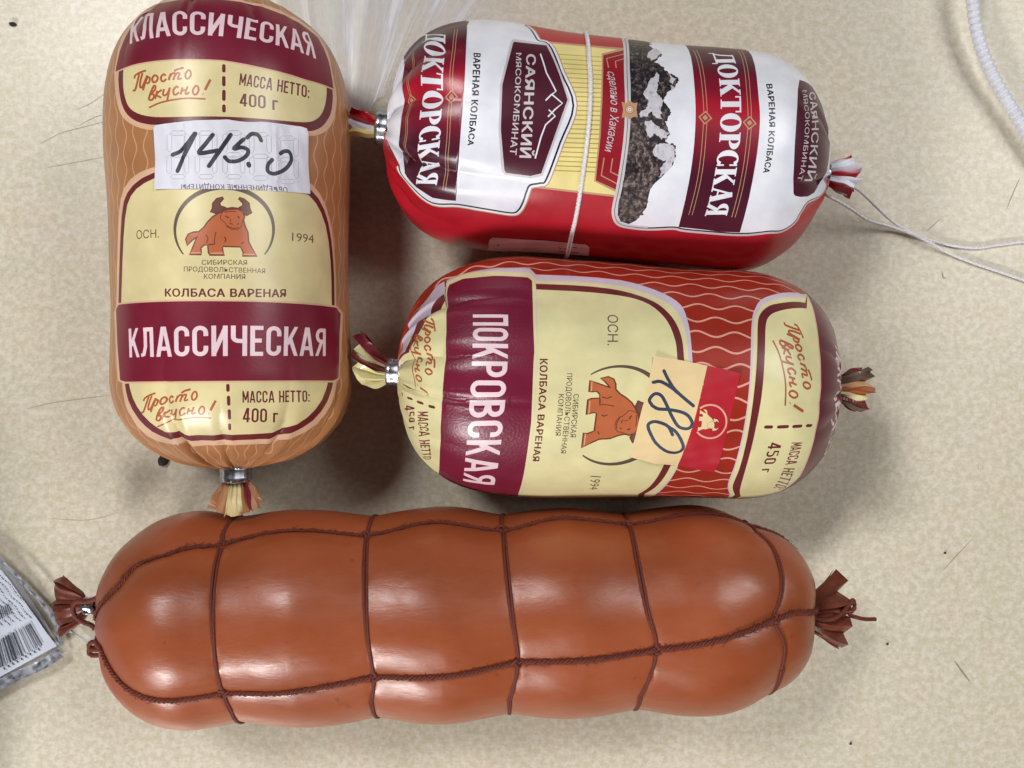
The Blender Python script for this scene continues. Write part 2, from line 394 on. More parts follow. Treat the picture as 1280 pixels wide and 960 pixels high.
class Print:
    """ink shapes on the flattened film (u, v in mm); later shapes lie over earlier ones"""
    def __init__(s): s.layers = []
    def poly(s, mat, P, rnd=0):
        s.layers.append((mat, [chaikin(P, rnd) if rnd else np.asarray(P, float)]))
    def polys(s, mat, L): s.layers.append((mat, [np.asarray(p, float) for p in L]))
    def stroke(s, mat, P, w, closed=False, smooth=True, taper=False, dots=False):
        P = catmull(P, 6, closed) if smooth and len(P) > 2 else np.asarray(P, float)
        if taper: w = w * np.clip(np.sin(np.linspace(0, np.pi, len(P))) ** .6, .15, 1)
        L = ribbon(P, w, closed)
        if dots:
            for c in (P[0], P[-1]): L.append([(c[0] + w / 2 * math.cos(a), c[1] + w / 2 * math.sin(a)) for a in np.linspace(0, 2 * math.pi, 10)[:-1]])
        s.polys(mat, L)
    def mapped(s, mat, polys, base, top, yflip=False):
        sizes = [len(p) for p in polys]
        if not sizes: return
        Q = np.array([c for p in polys for c in p], float)
        a, b = curve_at(base, Q[:, 0]), curve_at(top, Q[:, 0]); y = Q[:, 1:2]
        Q = a * (1 - y) + b * y; L = []; k = 0
        for n in sizes: L.append(Q[k:k + n]); k += n
        s.polys(mat, L)
    def text(s, mat, t, base, top, font='sans', **k): s.mapped(mat, letters(t, font, **k), base, top)
    def build(s, name, S, parent, base_mat, lift=None, domain=None, step=1.15):
        V, E, shapes = [], [], []
        W = math.pi * S.R
        if domain is None: dom = np.array([(0, -W), (S.U, -W), (S.U, W), (0, W)])
        else: dom = np.asarray(domain, float)
        def add(p, mat):
            k, n = len(V), len(p)
            V.extend(Vector((float(a), float(b))) for a, b in p)
            E.extend((k + i, k + (i + 1) % n) for i in range(n)); shapes.append((p, mat))
        add(dom, base_mat)
        slots = [base_mat]
        for mat, L in s.layers:
            if mat not in slots: slots.append(mat)
            for p in L:
                if domain is None: p = np.stack([np.clip(p[:, 0], .01, S.U - .01), np.clip(p[:, 1], -W + .01, W - .01)], 1)
                add(p, mat)
        lo, hi = dom.min(0), dom.max(0)
        us, u = [], lo[0]
        while u < hi[0]:
            us.append(u); e = min(u, S.U - u) if domain is None else 99
            u += step * (.5 if e < 14 else (.7 if e < 28 else 1.0))
        us.append(hi[0])
        for i, u in enumerate(us):
            e = min(u, S.U - u); st = step * (.62 if e < 22 else 1.0)
            n = max(2, int(round((hi[1] - lo[1]) / st)))
            for k in range(n + 1):
                v = lo[1] + (hi[1] - lo[1]) * k / n
                if abs(v) > S.R * 2.1 and k not in (0, n) and (k % 3 or i % 2): continue
                V.append(Vector((float(u), float(v))))
        ov, oe, of, _, _, _ = delaunay_2d_cdt(V, E, [], 0, 1e-5, False)
        uv = np.array([(a[0], a[1]) for a in ov])
        tri = np.array(of); C = uv[tri].mean(1)
        top = np.full(len(C), -1); cell = 2.0
        ci = np.floor((C - lo) / cell).astype(int); nv = int((hi[1] - lo[1]) / cell) + 2; key = ci[:, 0] * nv + ci[:, 1]
        order = np.argsort(key, kind='stable'); ks = key[order]
        sidx = {m: i for i, m in enumerate(slots)}
        for p, mat in shapes:
            a0 = np.floor((p.min(0) - lo) / cell).astype(int); a1 = np.floor((p.max(0) - lo) / cell).astype(int)
            a0 = np.maximum(a0, 0); a1[1] = min(a1[1], nv - 1)
            parts = []
            for i in range(a0[0], a1[0] + 1):
                l, r = np.searchsorted(ks, (i * nv + a0[1], i * nv + a1[1] + 1)); parts.append(order[l:r])
            if not parts: continue
            idx = np.concatenate(parts); q = C[idx]; ins = np.zeros(len(q), bool); x2 = np.roll(p, -1, 0)
            for (ax, ay), (bx, by) in zip(p, x2):
                if ay != by: ins ^= ((ay > q[:, 1]) != (by > q[:, 1])) & (q[:, 0] < (bx - ax) * (q[:, 1] - ay) / (by - ay) + ax)
            idx = idx[ins]
            if mat is base_mat and p is dom: top[idx] = 0
            else: top[idx] = np.where(top[idx] >= 0, sidx[mat], -1)
        kp = top >= 0; keep = [tuple(map(int, f)) for f in tri[kp]]; fm = [int(x) for x in top[kp]]
        f_ = (lambda u, v: S.pos(u, v)) if lift is None else (lambda u, v: S.pos(u, v, lift(u, v)))
        U_, V_, e = uv[:, 0], uv[:, 1], .12
        P = f_(U_, V_); N = np.cross(f_(U_ + e, V_) - f_(U_ - e, V_), f_(U_, V_ + e) - f_(U_, V_ - e)); N /= np.maximum(np.linalg.norm(N, axis=1, keepdims=True), 1e-9)
        f0 = keep[len(keep) // 2]
        o = obj(name, P, keep, None, parent, True, fm, slots)
        me = o.data
        ul = me.uv_layers.new(name='UVMap')
        li = np.zeros(len(me.loops), int); me.loops.foreach_get('vertex_index', li)
        ul.data.foreach_set('uv', (uv[li] / 100).astype(np.float32).ravel())
        if me.polygons[len(keep) // 2].normal.dot(Vector(N[f0[0]])) < 0: me.flip_normals()
        me.normals_split_custom_set_from_vertices([tuple(map(float, n)) for n in N])
        return o

# ------------------------------------------------------------------ drawn emblems (box 0..1, y up)
def box(P, x0, y0, x1, y1): return [((x - x0) / (x1 - x0), (y1 - y) / (y1 - y0)) for x, y in P]
CUR = lambda P: box(P, 150, 80, 1040, 550)
CURSIVE = [
 ([(150, 352), (178, 345), (205, 265), (228, 162)], 17), ([(170, 215), (182, 180), (228, 150), (305, 120)], 17), ([(266, 152), (244, 240), (238, 308), (262, 312), (296, 240), (322, 178)], 17),
 ([(322, 178), (296, 262), (270, 350)], 17), ([(300, 262), (322, 205), (348, 206), (340, 255), (312, 275)], 16),
 ([(430, 185), (400, 175), (374, 215), (385, 252), (412, 250), (436, 212), (428, 184)], 17), ([(520, 178), (498, 160), (470, 195), (478, 238), (502, 240), (526, 212)], 17),
 ([(575, 150), (552, 228)], 17), ([(560, 195), (590, 150), (622, 150), (602, 225)], 16), ([(612, 190), (640, 145), (668, 146), (652, 205), (668, 212), (694, 200)], 16), ([(610, 122), (648, 97), (715, 78)], 18),
 ([(792, 115), (762, 108), (736, 150), (740, 195), (765, 205), (795, 165), (790, 116)], 17),
 ([(330, 455), (352, 385), (390, 300), (410, 305), (398, 348), (352, 392), (385, 392), (390, 425), (362, 458), (330, 452)], 17),
 ([(430, 350), (400, 445)], 17), ([(478, 338), (418, 395), (470, 430)], 16), ([(502, 330), (490, 392), (515, 402), (545, 368), (566, 312)], 16), ([(566, 312), (552, 380), (534, 466)], 16),
 ([(660, 312), (636, 300), (604, 342), (610, 388), (636, 390), (664, 362)], 17), ([(704, 308), (682, 388)], 17), ([(692, 350), (746, 334)], 15), ([(760, 294), (736, 376), (758, 380), (780, 360)], 16),
 ([(884, 296), (850, 290), (820, 338), (826, 380), (856, 388), (886, 345), (882, 298)], 17), ([(1030, 215), (962, 338)], 24), ([(938, 378), (944, 384)], 22),
 ([(330, 545), (450, 490), (600, 452), (760, 432), (970, 440)], 14)]
def cursive(pr, mat, base, top):
    """the hand-lettered slogan"""
    L = []
    for P, w in CURSIVE:
        C = catmull(P, 5)
        for q in ribbon(C, w * 1.4): L.append(CUR(q))
    pr.mapped(mat, L, base, top)
BOX = lambda P: box(P, 0, 0, 1280, 939)
BODY = [(350,475),(400,430),(440,370),(490,315),(545,278),(600,255),(740,255),(785,320),(802,400),(835,480),(842,580),(872,640),(930,725),(788,722),(800,690),(768,625),(592,620),(578,660),(604,714),(458,712),(452,690),(445,608),(400,605),(362,640),(366,684),(372,708),(255,708),(290,640),(310,590),(333,530),(340,500)]
HEAD = [(572,290),(566,330),(600,358),(622,380),(632,412),(680,440),(736,440),(770,415),(780,362),(802,310),(782,258),(735,232),(650,235),(592,255)]
TAILB = [(345,476),(290,480),(240,500),(215,550),(232,612),(256,572),(306,530),(338,512)]
HORN_L = [(592,105),(530,120),(492,168),(490,222),(468,250),(520,268),(590,244),(640,222),(600,212),(560,198),(550,160)]
HORN_R = [(750,108),(800,125),(848,168),(856,228),(876,262),(830,288),(788,268),(740,222),(760,215),(795,195),(797,160)]
def bull(pr, base, top, body, line, horn, detail=True):
    M = lambda mat, L: pr.mapped(mat, [BOX(p) for p in L], base, top)
    for P in (BODY, TAILB, HEAD, HORN_L, HORN_R): M(line, ribbon(np.array(P + P[:1], float), 30))
    M(body, [BODY]); M(body, [TAILB])
    M(line, ribbon(np.array(HEAD + HEAD[:1], float), 15)); M(body, [HEAD])
    M(horn, [HORN_L]); M(horn, [HORN_R])
    M(line, [[(575,222),(680,203),(770,215),(782,240),(735,232),(650,235),(592,252)]])
    if not detail: return
    for P, w in (([(420,500),(440,545),(425,590)], 11), ([(520,470),(505,560),(510,610)], 10), ([(605,525),(620,555),(605,580)], 12), ([(770,600),(800,580)], 10), ([(445,608),(500,604)], 14),
                 ([(612,300),(640,318),(650,312)], 14), ([(740,300),(752,318),(745,325)], 14), ([(655,380),(690,390)], 10), ([(735,395),(750,380)], 12), ([(628,405),(690,432),(745,425)], 9), ([(605,262),(660,250),(720,254)], 9), ([(660,330),(668,370)], 7)):
        M(line, ribbon(catmull(P, 4), w))
    for P in ([(268,690),(366,690),(368,698),(262,698)], [(470,694),(590,694),(594,702),(466,702)], [(800,704),(905,706),(912,714),(796,714)]): M('pale border ink', [P])
def emblem_arc(pr, mat, base, top):
    P = np.array(arc(600, 445, 512, -452, -36, 216, 70))
    w = 14 + 36 * np.clip(np.sin(np.linspace(0, np.pi, len(P))), 0, 1) ** .8
    pr.mapped(mat, [BOX(q) for q in ribbon(P, w)], base, top)
def waves(pr, mat, S, u0, u1, dv, amp, per, w, vmax=120):
    W = math.pi * S.R; n = int(2 * W / dv)
    for k in range(n):
        v = -W + (k + .5) * 2 * W / n
        if abs(v) > S.R * 2.0: continue
        ph = (k % 2) * math.pi * .9 + .4 * math.sin(k * 1.7)
        U = np.arange(u0, u1, .55)
        pr.polys(mat, ribbon(np.stack([U, v + amp * np.sin(2 * math.pi * U / per + ph)], 1), w))
def dashes(pr, mat, P, w):
    for i in range(0, len(P), 2): pr.stroke(mat, [P[i], P[i + 1]], w, dots=True)

# ------------------------------------------------------------------ tails and clips of the wrapped sausages
def frame_at(S, end):
    """point on the axis at an end, outward direction, sideways direction"""
    if end == 0: p, d = S.A + S.a * float(S.t[0]), -S.a
    else: p, d = S.A + S.a * float(S.t[-1]), S.a
    return np.array([p[0], p[1], S.zc]), np.array([d[0], d[1], 0.0])
def clip(parent, p, d, r, length, squash=1.0):
    """a crimped aluminium ring with rounded rims and a pinched seam"""
    side = np.array([-d[1], d[0], 0]); up = np.array([0, 0, 1.0]); V, Fc = [], []
    prof = [(0, .72), (.0, .92), (.08, 1.0), (.3, 1.02), (.5, .97), (.7, 1.02), (.92, 1.0), (1.0, .92), (1.0, .70)]
    n = 36
    for x, rr in prof:
        for k in range(n):
            a = 2 * math.pi * k / n
            q = rr * r * (1 - .10 * math.exp(-((a - 1.1) / .16) ** 2) - .10 * math.exp(-((a - 2.4) / .14) ** 2) - .07 * math.exp(-((a - 4.6) / .2) ** 2))
            V.append(p + d * x * length + side * q * math.cos(a) + up * q * squash * math.sin(a))
    for i in range(len(prof) - 1):
        for k in range(n): Fc.append((i * n + k, (i + 1) * n + k, (i + 1) * n + (k + 1) % n, i * n + (k + 1) % n))
    return obj('clip', V, Fc, 'clip metal', parent)
def tail(parent, p, d, length, w0, w1, n, cols, seed, lift=0.0, thick=5.0, name='tail', jag=.25, curl=0.0):
    """the gathered end of the casing: two crumpled fans of film spreading from the clip"""
    g = random.Random(seed); side = np.array([-d[1], d[0], 0]); up = np.array([0, 0, 1.0])
    V, Fc, fm = [], [], []; rows = 12
    for layer in range(2):
        base = len(V); m = 2 * n + 1
        wd = np.cumsum([0] + [g.uniform(.35, 1.6) for _ in range(m - 1)]); wd = wd / wd[-1] * 2 - 1
        L = [length * (1 - jag * g.random() ** 1.4) * (.86 if layer else 1) for _ in range(m)]
        hz = [g.uniform(.35, 1.35) for _ in range(m)]; kx = [g.uniform(-1, 1) for _ in range(m)]; kp = [g.uniform(0, 6.3) for _ in range(m)]
        for i in range(rows):
            f = i / (rows - 1)
            for j in range(m):
                c = wd[j]; half = (w0 + (w1 - w0) * f ** .75) / 2
                amp = (.45 + 1.15 * f) * hz[j] * (1 if j % 2 else -1) * w1 / n * .30
                dome = math.sqrt(max(0, 1 - min(1, abs(c)) ** 2)) * thick * (.35 + .65 * f) * (.5 if layer == 0 else -.5)
                wob = f * (.35 * math.sin(7 * f + kp[j]) + .45 * kx[j])
                V.append(p + d * (L[j] * f * (1 - .12 * c * c) + .25 * f * math.sin(9 * f + kp[j])) + side * (half * c + curl * f * f + wob) + up * (dome + amp + lift * f * f + f * .7 * math.sin(5 * f + 2 * kp[j])))
        for i in range(rows - 1):
            for j in range(m - 1):
                a = base + i * m + j; Fc.append((a, a + 1, a + m + 1, a + m)); fm.append(cols[(j // 2 + layer) % len(cols)])
    slots = []
    for c in cols:
        if c not in slots: slots.append(c)
    o = obj(name, V, Fc, None, parent, False, [slots.index(c) for c in fm], slots)
    md = o.modifiers.new('film thickness', 'SOLIDIFY'); md.thickness = .00012
    return o

# ================================================================== the table
def table():
    n = 60; V = [(-900 + 1800 * i / n, -800 + 1600 * j / n, 0) for i in range(n + 1) for j in range(n + 1)]
    Fc = [(i * (n + 1) + j, (i + 1) * (n + 1) + j, (i + 1) * (n + 1) + j + 1, i * (n + 1) + j + 1) for i in range(n) for j in range(n)]
    o = obj('table_top', V, Fc, 'mottled vinyl'); o['kind'] = 'structure'; return o
TABLE = table()
def at(px, py, z=0.0): return np.array([(px - 640) * (H_CAM - z) / F_PX, (480 - py) * (H_CAM - z) / F_PX, z])
def strip(name, P, w, mat, parent=None, z=.06):
    P = catmull(P, 5) if len(P) > 2 else np.array(P, float)
    V = []; T = np.gradient(P, axis=0); T /= np.linalg.norm(T, axis=1, keepdims=True)
    for i, (p, t) in enumerate(zip(P, T)):
        k = w / 2 * (1 - .8 * abs(2 * i / (len(P) - 1) - 1) ** 3)
        V += [(p[0] - t[1] * k, p[1] + t[0] * k, z), (p[0] + t[1] * k, p[1] - t[0] * k, z)]
    return obj(name, V, [(2 * i, 2 * i + 1, 2 * i + 3, 2 * i + 2) for i in range(len(P) - 1)], mat, parent)
SCR = [(-134.729, 84.2365), (-130.049, 86.2069), (-124.631, 89.9015)], [(-145.32, 73.8916), (-139.163, 77.0936), (-134.975, 78.3251), (-125.369, 80.7882)], [(-143.596, 66.5025), (-135.468, 67.9803), (-125.123, 69.9507)], [(-133.99, 79.3103), (-128.571, 82.0197), (-125.369, 83.0049)], [(-150.246, -7.88177), (-140.394, -5.66502), (-123.153, -3.44828)], [(-142.857, -41.3793), (-130.542, -41.8719), (-120.69, -39.4089)]
for s in SCR: strip('scratch', s, .2, 'scratch line', TABLE)

CR = lambda P: [tuple(q) for q in catmull(P, 4)]
# ================================================================== red-brown "classic" sausage on the left
T = thing('wrapped_sausage', 'upright tan and maroon wrapped sausage with a white 145.0 price sticker', 'sausage', (*(S1.A + S1.B) / 2, 0), 'printed boiled sausages')
pr = Print()
waves(pr, 'tan wave ink', S1, 2, S1.U - 2, 3.7, .7, 8.6, .4)
# upper panel
pr.poly('pale border ink', [(41.22, -25.76), (45.16, -24.93), (50.77, -23.42), (54.4, -21.21), (57.67, -15.63), (59.24, -8.5), (58.41, 6.94), (58.14, 18.85), (58.28, 29.07), (56.67, 33.93), (53.7, 37.74), (49.24, 40.31), (42.37, 41.83), (32.33, 37.65), (30.3, 18.47), (31.32, -10.44), (33.78, -21.98)], 2)
pr.poly('dark maroon ink', [(41.76, -23.5), (46.9, -22.62), (50.96, -21.45), (54.16, -19.13), (56.6, -14.77), (57.88, -8.47), (57.04, 6.96), (56.95, 18.87), (57.2, 28.82), (55.34, 33.33), (52.37, 36.31), (49.36, 38.24), (43.01, 39.61), (32.33, 37.65), (30.3, 18.47), (31.32, -10.44), (33.78, -21.98)], 2)
pr.poly('cream ink', [(42.32, -21.01), (46.06, -20.77), (49, -20.16), (52.5, -18.43), (54.85, -13.92), (56.02, -7.33), (55.97, 6.98), (55.6, 19.91), (54.79, 29.11), (52.78, 32.76), (50.25, 34.67), (47.24, 35.82), (43.87, 36.54), (32.33, 37.65), (30.3, 18.47), (31.32, -10.44), (33.78, -21.98)], 2)
pr.poly('pale border ink', [(42.21, -25.98), (42.04, -14.92), (42.04, -4.36), (42.26, 7.15), (43.39, 18.56), (44.09, 28.73), (43.6, 40.58), (34.63, 41.51), (26.58, 42.91), (23.11, 32.57), (21.65, 21.02), (22.23, 4.22), (19, -20.37), (23.5, -26.37), (29.21, -27.36), (35.28, -26.72)])
pr.poly('maroon ink', [(41.8, -25.09), (41.62, -14.97), (41.63, -4.38), (41.85, 7.16), (42.97, 18.58), (43.66, 28.77), (43.18, 39.78), (35.31, 40.12), (28.35, 39.61), (24.85, 30.75), (23.35, 19.78), (22.69, 4.28), (21.89, -16.53), (24.46, -24.67), (30.64, -24.47), (36.2, -25.02)])
pr.text('pink white ink', 'КЛАССИЧЕСКАЯ', [(35.34, -20.38), (35.5, 7.17), (36.8, 33.79)], [(24.5, -27.37), (28.74, 7.74), (28.56, 34.44)], font='condensed')
cursive(pr, 'rust ink', [(52.56, -16.79), (53.84, -5.16), (54.02, 4.34)], [(42.22, -17.09), (43.76, -5.13), (43.95, 4.45)])
dashes(pr, 'dark maroon ink', [(43.26, 7.45), (44.57, 7.44), (46.27, 7.42), (48.05, 7.39), (49.72, 7.39), (51.67, 7.36), (53.33, 7.35), (54.5, 7.34)], .85)
pr.text('dark maroon ink', 'МАССА НЕТТО:', [(47.86, 11.02), (48.31, 19.41), (48.33, 29.64)], [(44.88, 11.36), (45.21, 19.82), (45.18, 29.82)], font='condensed')
pr.text('dark maroon ink', '400 г', [(53.08, 11.06), (53.1, 15.72), (53.11, 20.57)], [(49.93, 11.27), (49.83, 15.77), (49.61, 20.63)], font='condensed')
# main panel
pr.poly('pale border ink', [(102.78, -27.88), (100.37, -27.35), (86.1, -25.71), (75.45, -23.75), (70.73, -20.09), (68.16, -13.52), (67.44, -5.44), (66.74, 7.93), (66.77, 19.77), (69.34, 28.92), (73.38, 34.64), (80.35, 38.47), (91.35, 40.39), (100.48, 40.67), (102.83, 40.63)], 1)
pr.poly('dark maroon ink', [(102.89, -26.18), (100.48, -25.78), (86.26, -24.29), (76.06, -22.14), (72.29, -18.81), (69.61, -12.79), (68.41, -5.46), (67.72, 7.92), (67.97, 19.75), (70.85, 28.38), (74.53, 33.98), (80.91, 37.49), (91.47, 39.3), (100.56, 39.56), (102.9, 39.52)], 1)
pr.poly('cream ink', [(103.01, -24.25), (100.61, -23.99), (86.44, -22.6), (77.06, -20.51), (73.25, -17.44), (70.88, -11.82), (69.57, -5.48), (68.89, 7.9), (69.16, 19.74), (72.52, 28.11), (75.75, 32.73), (81.51, 36.21), (91.72, 37.89), (100.67, 38.01), (103, 37.97)], 1)
q0, q1 = [(94.64, -7.09), (94.85, 7.7), (94.31, 22.62)], [(73.21, -6.62), (73.37, 8.02), (72.19, 22.91)]
emblem_arc(pr, 'grey brown ink', q0, q1); bull(pr, q0, q1, 'bull orange ink', 'bull outline ink', 'bull horn ink')
pr.text('grey brown ink', 'ОСН.', [(85.02, -16.57), (85.16, -9.22)], [(82.85, -16.5), (83.11, -9.17)], bold=.0); pr.text('grey brown ink', '1994', [(85.37, 23.86), (85.3, 30.72)], [(83.15, 23.89), (83.03, 30.75)])
pr.text('grey brown ink', 'СИБИРСКАЯ', [(92.21, 1.67), (92.13, 12.19)], [(91, 1.69), (90.91, 12.21)], bold=.012)
pr.text('grey brown ink', 'ПРОДОВОЛЬСТВЕННАЯ', [(93.73, -2.74), (93.96, 6.96), (94.02, 16.55)], [(92.52, -2.66), (92.75, 6.97), (92.79, 16.57)], bold=.012)
pr.text('grey brown ink', 'КОМПАНИЯ', [(95.6, 2.07), (95.6, 11.74)], [(94.39, 2.1), (94.36, 11.76)], bold=.012)
pr.text('dark maroon ink', 'КОЛБАСА ВАРЕНАЯ', [(99.69, -7.86), (100.01, 7.05), (99.72, 21.89)], [(97.66, -7.82), (97.94, 7.08), (97.66, 21.92)], bold=.035)
# lower panel
pr.poly('pale border ink', [(120.38, -24.4), (121.19, -24.59), (126.39, -24.82), (132.11, -23.85), (136.7, -22.12), (139.07, -12.89), (139.74, 4.37), (139.51, 18.72), (138.17, 26.26), (134.37, 34.48), (128.36, 38.24), (121.58, 39.31), (120.73, 39.18)], 1)
pr.poly('dark maroon ink', [(120.39, -23.09), (121.4, -23.1), (125.95, -22.72), (131.08, -20.56), (134.87, -17.35), (136.99, -11.11), (137.91, 4.68), (137.52, 18.06), (136.26, 24.27), (132.93, 31.96), (127.53, 36.2), (121.57, 37.68), (120.73, 37.57)], 1)
pr.poly('cream ink', [(120.42, -21.14), (121.42, -21.14), (125.53, -20.17), (130.12, -17.62), (133.5, -14.17), (135.36, -7.46), (135.83, 4.97), (135.53, 16.28), (134.68, 21.68), (131.81, 29.11), (127.1, 33.56), (121.77, 35.52), (120.72, 35.4)], 1)
pr.poly('pale border ink', [(102.26, -29.53), (100.23, -26.55), (100.62, 6.29), (100.74, 41.62), (102.31, 45.27), (110.82, 43.52), (120.09, 41.61), (121.15, 38.41), (120.93, 7.1), (120.69, -23.58), (119.94, -26.83), (110.51, -28.44)])
pr.poly('maroon ink', [(101.77, -27.81), (100.69, -25.79), (101.04, 6.28), (101.27, 40.66), (102.63, 43.71), (110.87, 42.17), (119.88, 40.41), (120.66, 37.57), (120.48, 7.11), (120.23, -22.86), (119.75, -25.48), (110.57, -26.93)])
pr.text('pink white ink', 'КЛАССИЧЕСКАЯ', [(114.16, -20.57), (114.38, 7.21), (114.25, 34.69)], [(107.03, -20.46), (106.96, 7.32), (107.14, 34.96)], font='condensed')
cursive(pr, 'rust ink', [(132.56, -20.92), (132.49, -6.93), (132.64, 3.68)], [(122.29, -15.47), (122.43, -4.63), (122.57, 4.48)])
dashes(pr, 'dark maroon ink', [(121.62, 7.22), (122.81, 7.23), (124.61, 7.3), (126.46, 7.3), (128.25, 7.36), (130.36, 7.34), (132.36, 7.29), (133.73, 7.24)], .85)
pr.text('dark maroon ink', 'МАССА НЕТТО:', [(126.11, 10.8), (126.2, 19.41), (126.13, 29.63)], [(123.07, 10.72), (123.13, 19.17), (123.16, 29.06)], font='condensed')
pr.text('dark maroon ink', '400 г', [(131.71, 10.89), (131.72, 20.93)], [(127.5, 11.01), (127.96, 20.19)], font='condensed')
pr.build('casing', S1, T, 'tan film')
# price sticker
sk = Print()
dom = [(58.3, -10.31), (57.66, -9.83), (57.48, -7.36), (57.04, -0.22), (56.6, 8.03), (56.38, 17.86), (56.16, 26.83), (56.38, 28.32), (57.71, 28.82), (65.24, 28.97), (72.9, 29.13), (73.41, 18.65), (73.73, 8.95), (73.75, -0.52), (73.39, -9.86), (66.14, -10.03)]
for s in [[(59.88, -5.71), (59.37, -5.04), (59.49, -2.5), (60.06, -1.89), (60.58, -2.52), (60.47, -5.07)], [(65.19, -5.82), (64.68, -5.15), (64.8, -2.61), (65.36, -1.99), (65.89, -2.63), (65.78, -5.18)], [(70.51, -5.93), (70, -5.26), (70.11, -2.71), (70.67, -2.09), (71.2, -2.73), (71.09, -5.29)], [(60.25, -6.64), (60, -5.78), (60.75, -5.4), (63.67, -5.46), (64.55, -6), (63.89, -6.72)], [(65.56, -6.76), (65.31, -5.89), (66.06, -5.51), (68.98, -5.57), (69.86, -6.12), (69.21, -6.84)], [(60.5, -1.04), (60.18, -1.83), (60.9, -2.22), (63.81, -2.27), (64.73, -1.8), (64.14, -1.11)], [(65.81, -1.14), (65.49, -1.93), (66.2, -2.32), (69.11, -2.38), (70.04, -1.9), (69.45, -1.21)], [(60.11, 1.29), (59.57, 1.9), (59.55, 4.26), (60.08, 4.84), (60.64, 4.24), (60.66, 1.88)], [(65.42, 1.2), (64.88, 1.81), (64.86, 4.17), (65.4, 4.75), (65.96, 4.15), (65.97, 1.79)], [(70.73, 1.11), (70.19, 1.72), (70.18, 4.09), (70.72, 4.67), (71.27, 4.07), (71.28, 1.7)], [(60.53, 0.45), (60.24, 1.23), (60.96, 1.58), (63.88, 1.53), (64.78, 1.03), (64.17, 0.38)], [(65.84, 0.35), (65.54, 1.14), (66.27, 1.48), (69.19, 1.43), (70.09, 0.94), (69.48, 0.29)], [(60.49, 5.65), (60.2, 4.89), (60.94, 4.53), (63.86, 4.48), (64.76, 4.94), (64.13, 5.59)], [(65.81, 5.56), (65.52, 4.81), (66.26, 4.44), (69.17, 4.4), (70.08, 4.85), (69.46, 5.51)], [(59.97, 7.84), (59.4, 8.44), (59.25, 10.78), (59.76, 11.36), (60.35, 10.76), (60.49, 8.42)], [(65.31, 7.76), (64.73, 8.36), (64.6, 10.7), (65.12, 11.28), (65.71, 10.69), (65.83, 8.34)], [(70.64, 7.68), (70.07, 8.28), (69.96, 10.62), (70.48, 11.21), (71.06, 10.61), (71.17, 8.26)], [(60.44, 7.02), (60.1, 7.78), (60.81, 8.12), (63.74, 8.08), (64.67, 7.6), (64.09, 6.96)], [(65.77, 6.94), (65.43, 7.7), (66.15, 8.04), (69.08, 8), (70.01, 7.52), (69.42, 6.88)], [(60.12, 12.18), (59.88, 11.42), (60.64, 11.05), (63.57, 11.01), (64.46, 11.47), (63.8, 12.13)], [(65.49, 12.11), (65.23, 11.34), (65.99, 10.98), (68.93, 10.93), (69.82, 11.39), (69.17, 12.06)], [(59.89, 14.13), (59.28, 14.74), (59, 17.2), (59.49, 17.82), (60.12, 17.18), (60.38, 14.72)], [(65.27, 14.05), (64.67, 14.67), (64.42, 17.13), (64.91, 17.75), (65.54, 17.11), (65.77, 14.65)], [(70.66, 13.98), (70.06, 14.59), (69.84, 17.05), (70.34, 17.67), (70.95, 17.04), (71.16, 14.58)], [(60.4, 13.28), (60.02, 14.07), (60.72, 14.42), (63.68, 14.38), (64.64, 13.88), (64.08, 13.23)], [(65.77, 13.21), (65.4, 13.99), (66.11, 14.34), (69.06, 14.3), (70.02, 13.81), (69.46, 13.15)], [(59.81, 18.7), (59.6, 17.88), (60.39, 17.49), (63.37, 17.45), (64.24, 17.94), (63.54, 18.65)], [(65.25, 18.63), (65.03, 17.81), (65.81, 17.42), (68.79, 17.38), (69.67, 17.87), (68.97, 18.58)], [(59.96, 20.84), (59.3, 21.51), (58.87, 24.28), (59.31, 24.99), (60, 24.26), (60.42, 21.5)], [(65.42, 20.77), (64.77, 21.44), (64.38, 24.21), (64.84, 24.92), (65.52, 24.19), (65.9, 21.43)], [(70.89, 20.7), (70.25, 21.37), (69.9, 24.14), (70.37, 24.85), (71.04, 24.12), (71.37, 21.36)], [(60.52, 19.91), (60.09, 20.77), (60.78, 21.16), (63.79, 21.12), (64.79, 20.58), (64.26, 19.87)], [(65.97, 19.84), (65.56, 20.7), (66.26, 21.09), (69.26, 21.05), (70.26, 20.51), (69.71, 19.79)], [(59.58, 26.02), (59.43, 25.06), (60.26, 24.62), (63.29, 24.58), (64.15, 25.15), (63.39, 25.97)], [(65.13, 25.94), (64.96, 24.99), (65.78, 24.55), (68.81, 24.51), (69.68, 25.07), (68.93, 25.89)]]: sk.stroke('sticker grey line', s, .11, closed=True, smooth=False)
sk.text('sticker print', 'ОБЪЕДИНЕННЫЕ КОНДИТЕРЫ', [(72.06, 22.69), (72.46, 9.35), (72.44, -3.07)], [(73.48, 22.56), (73.83, 9.33), (73.8, -3.2)], bold=.03, shear=-.1)
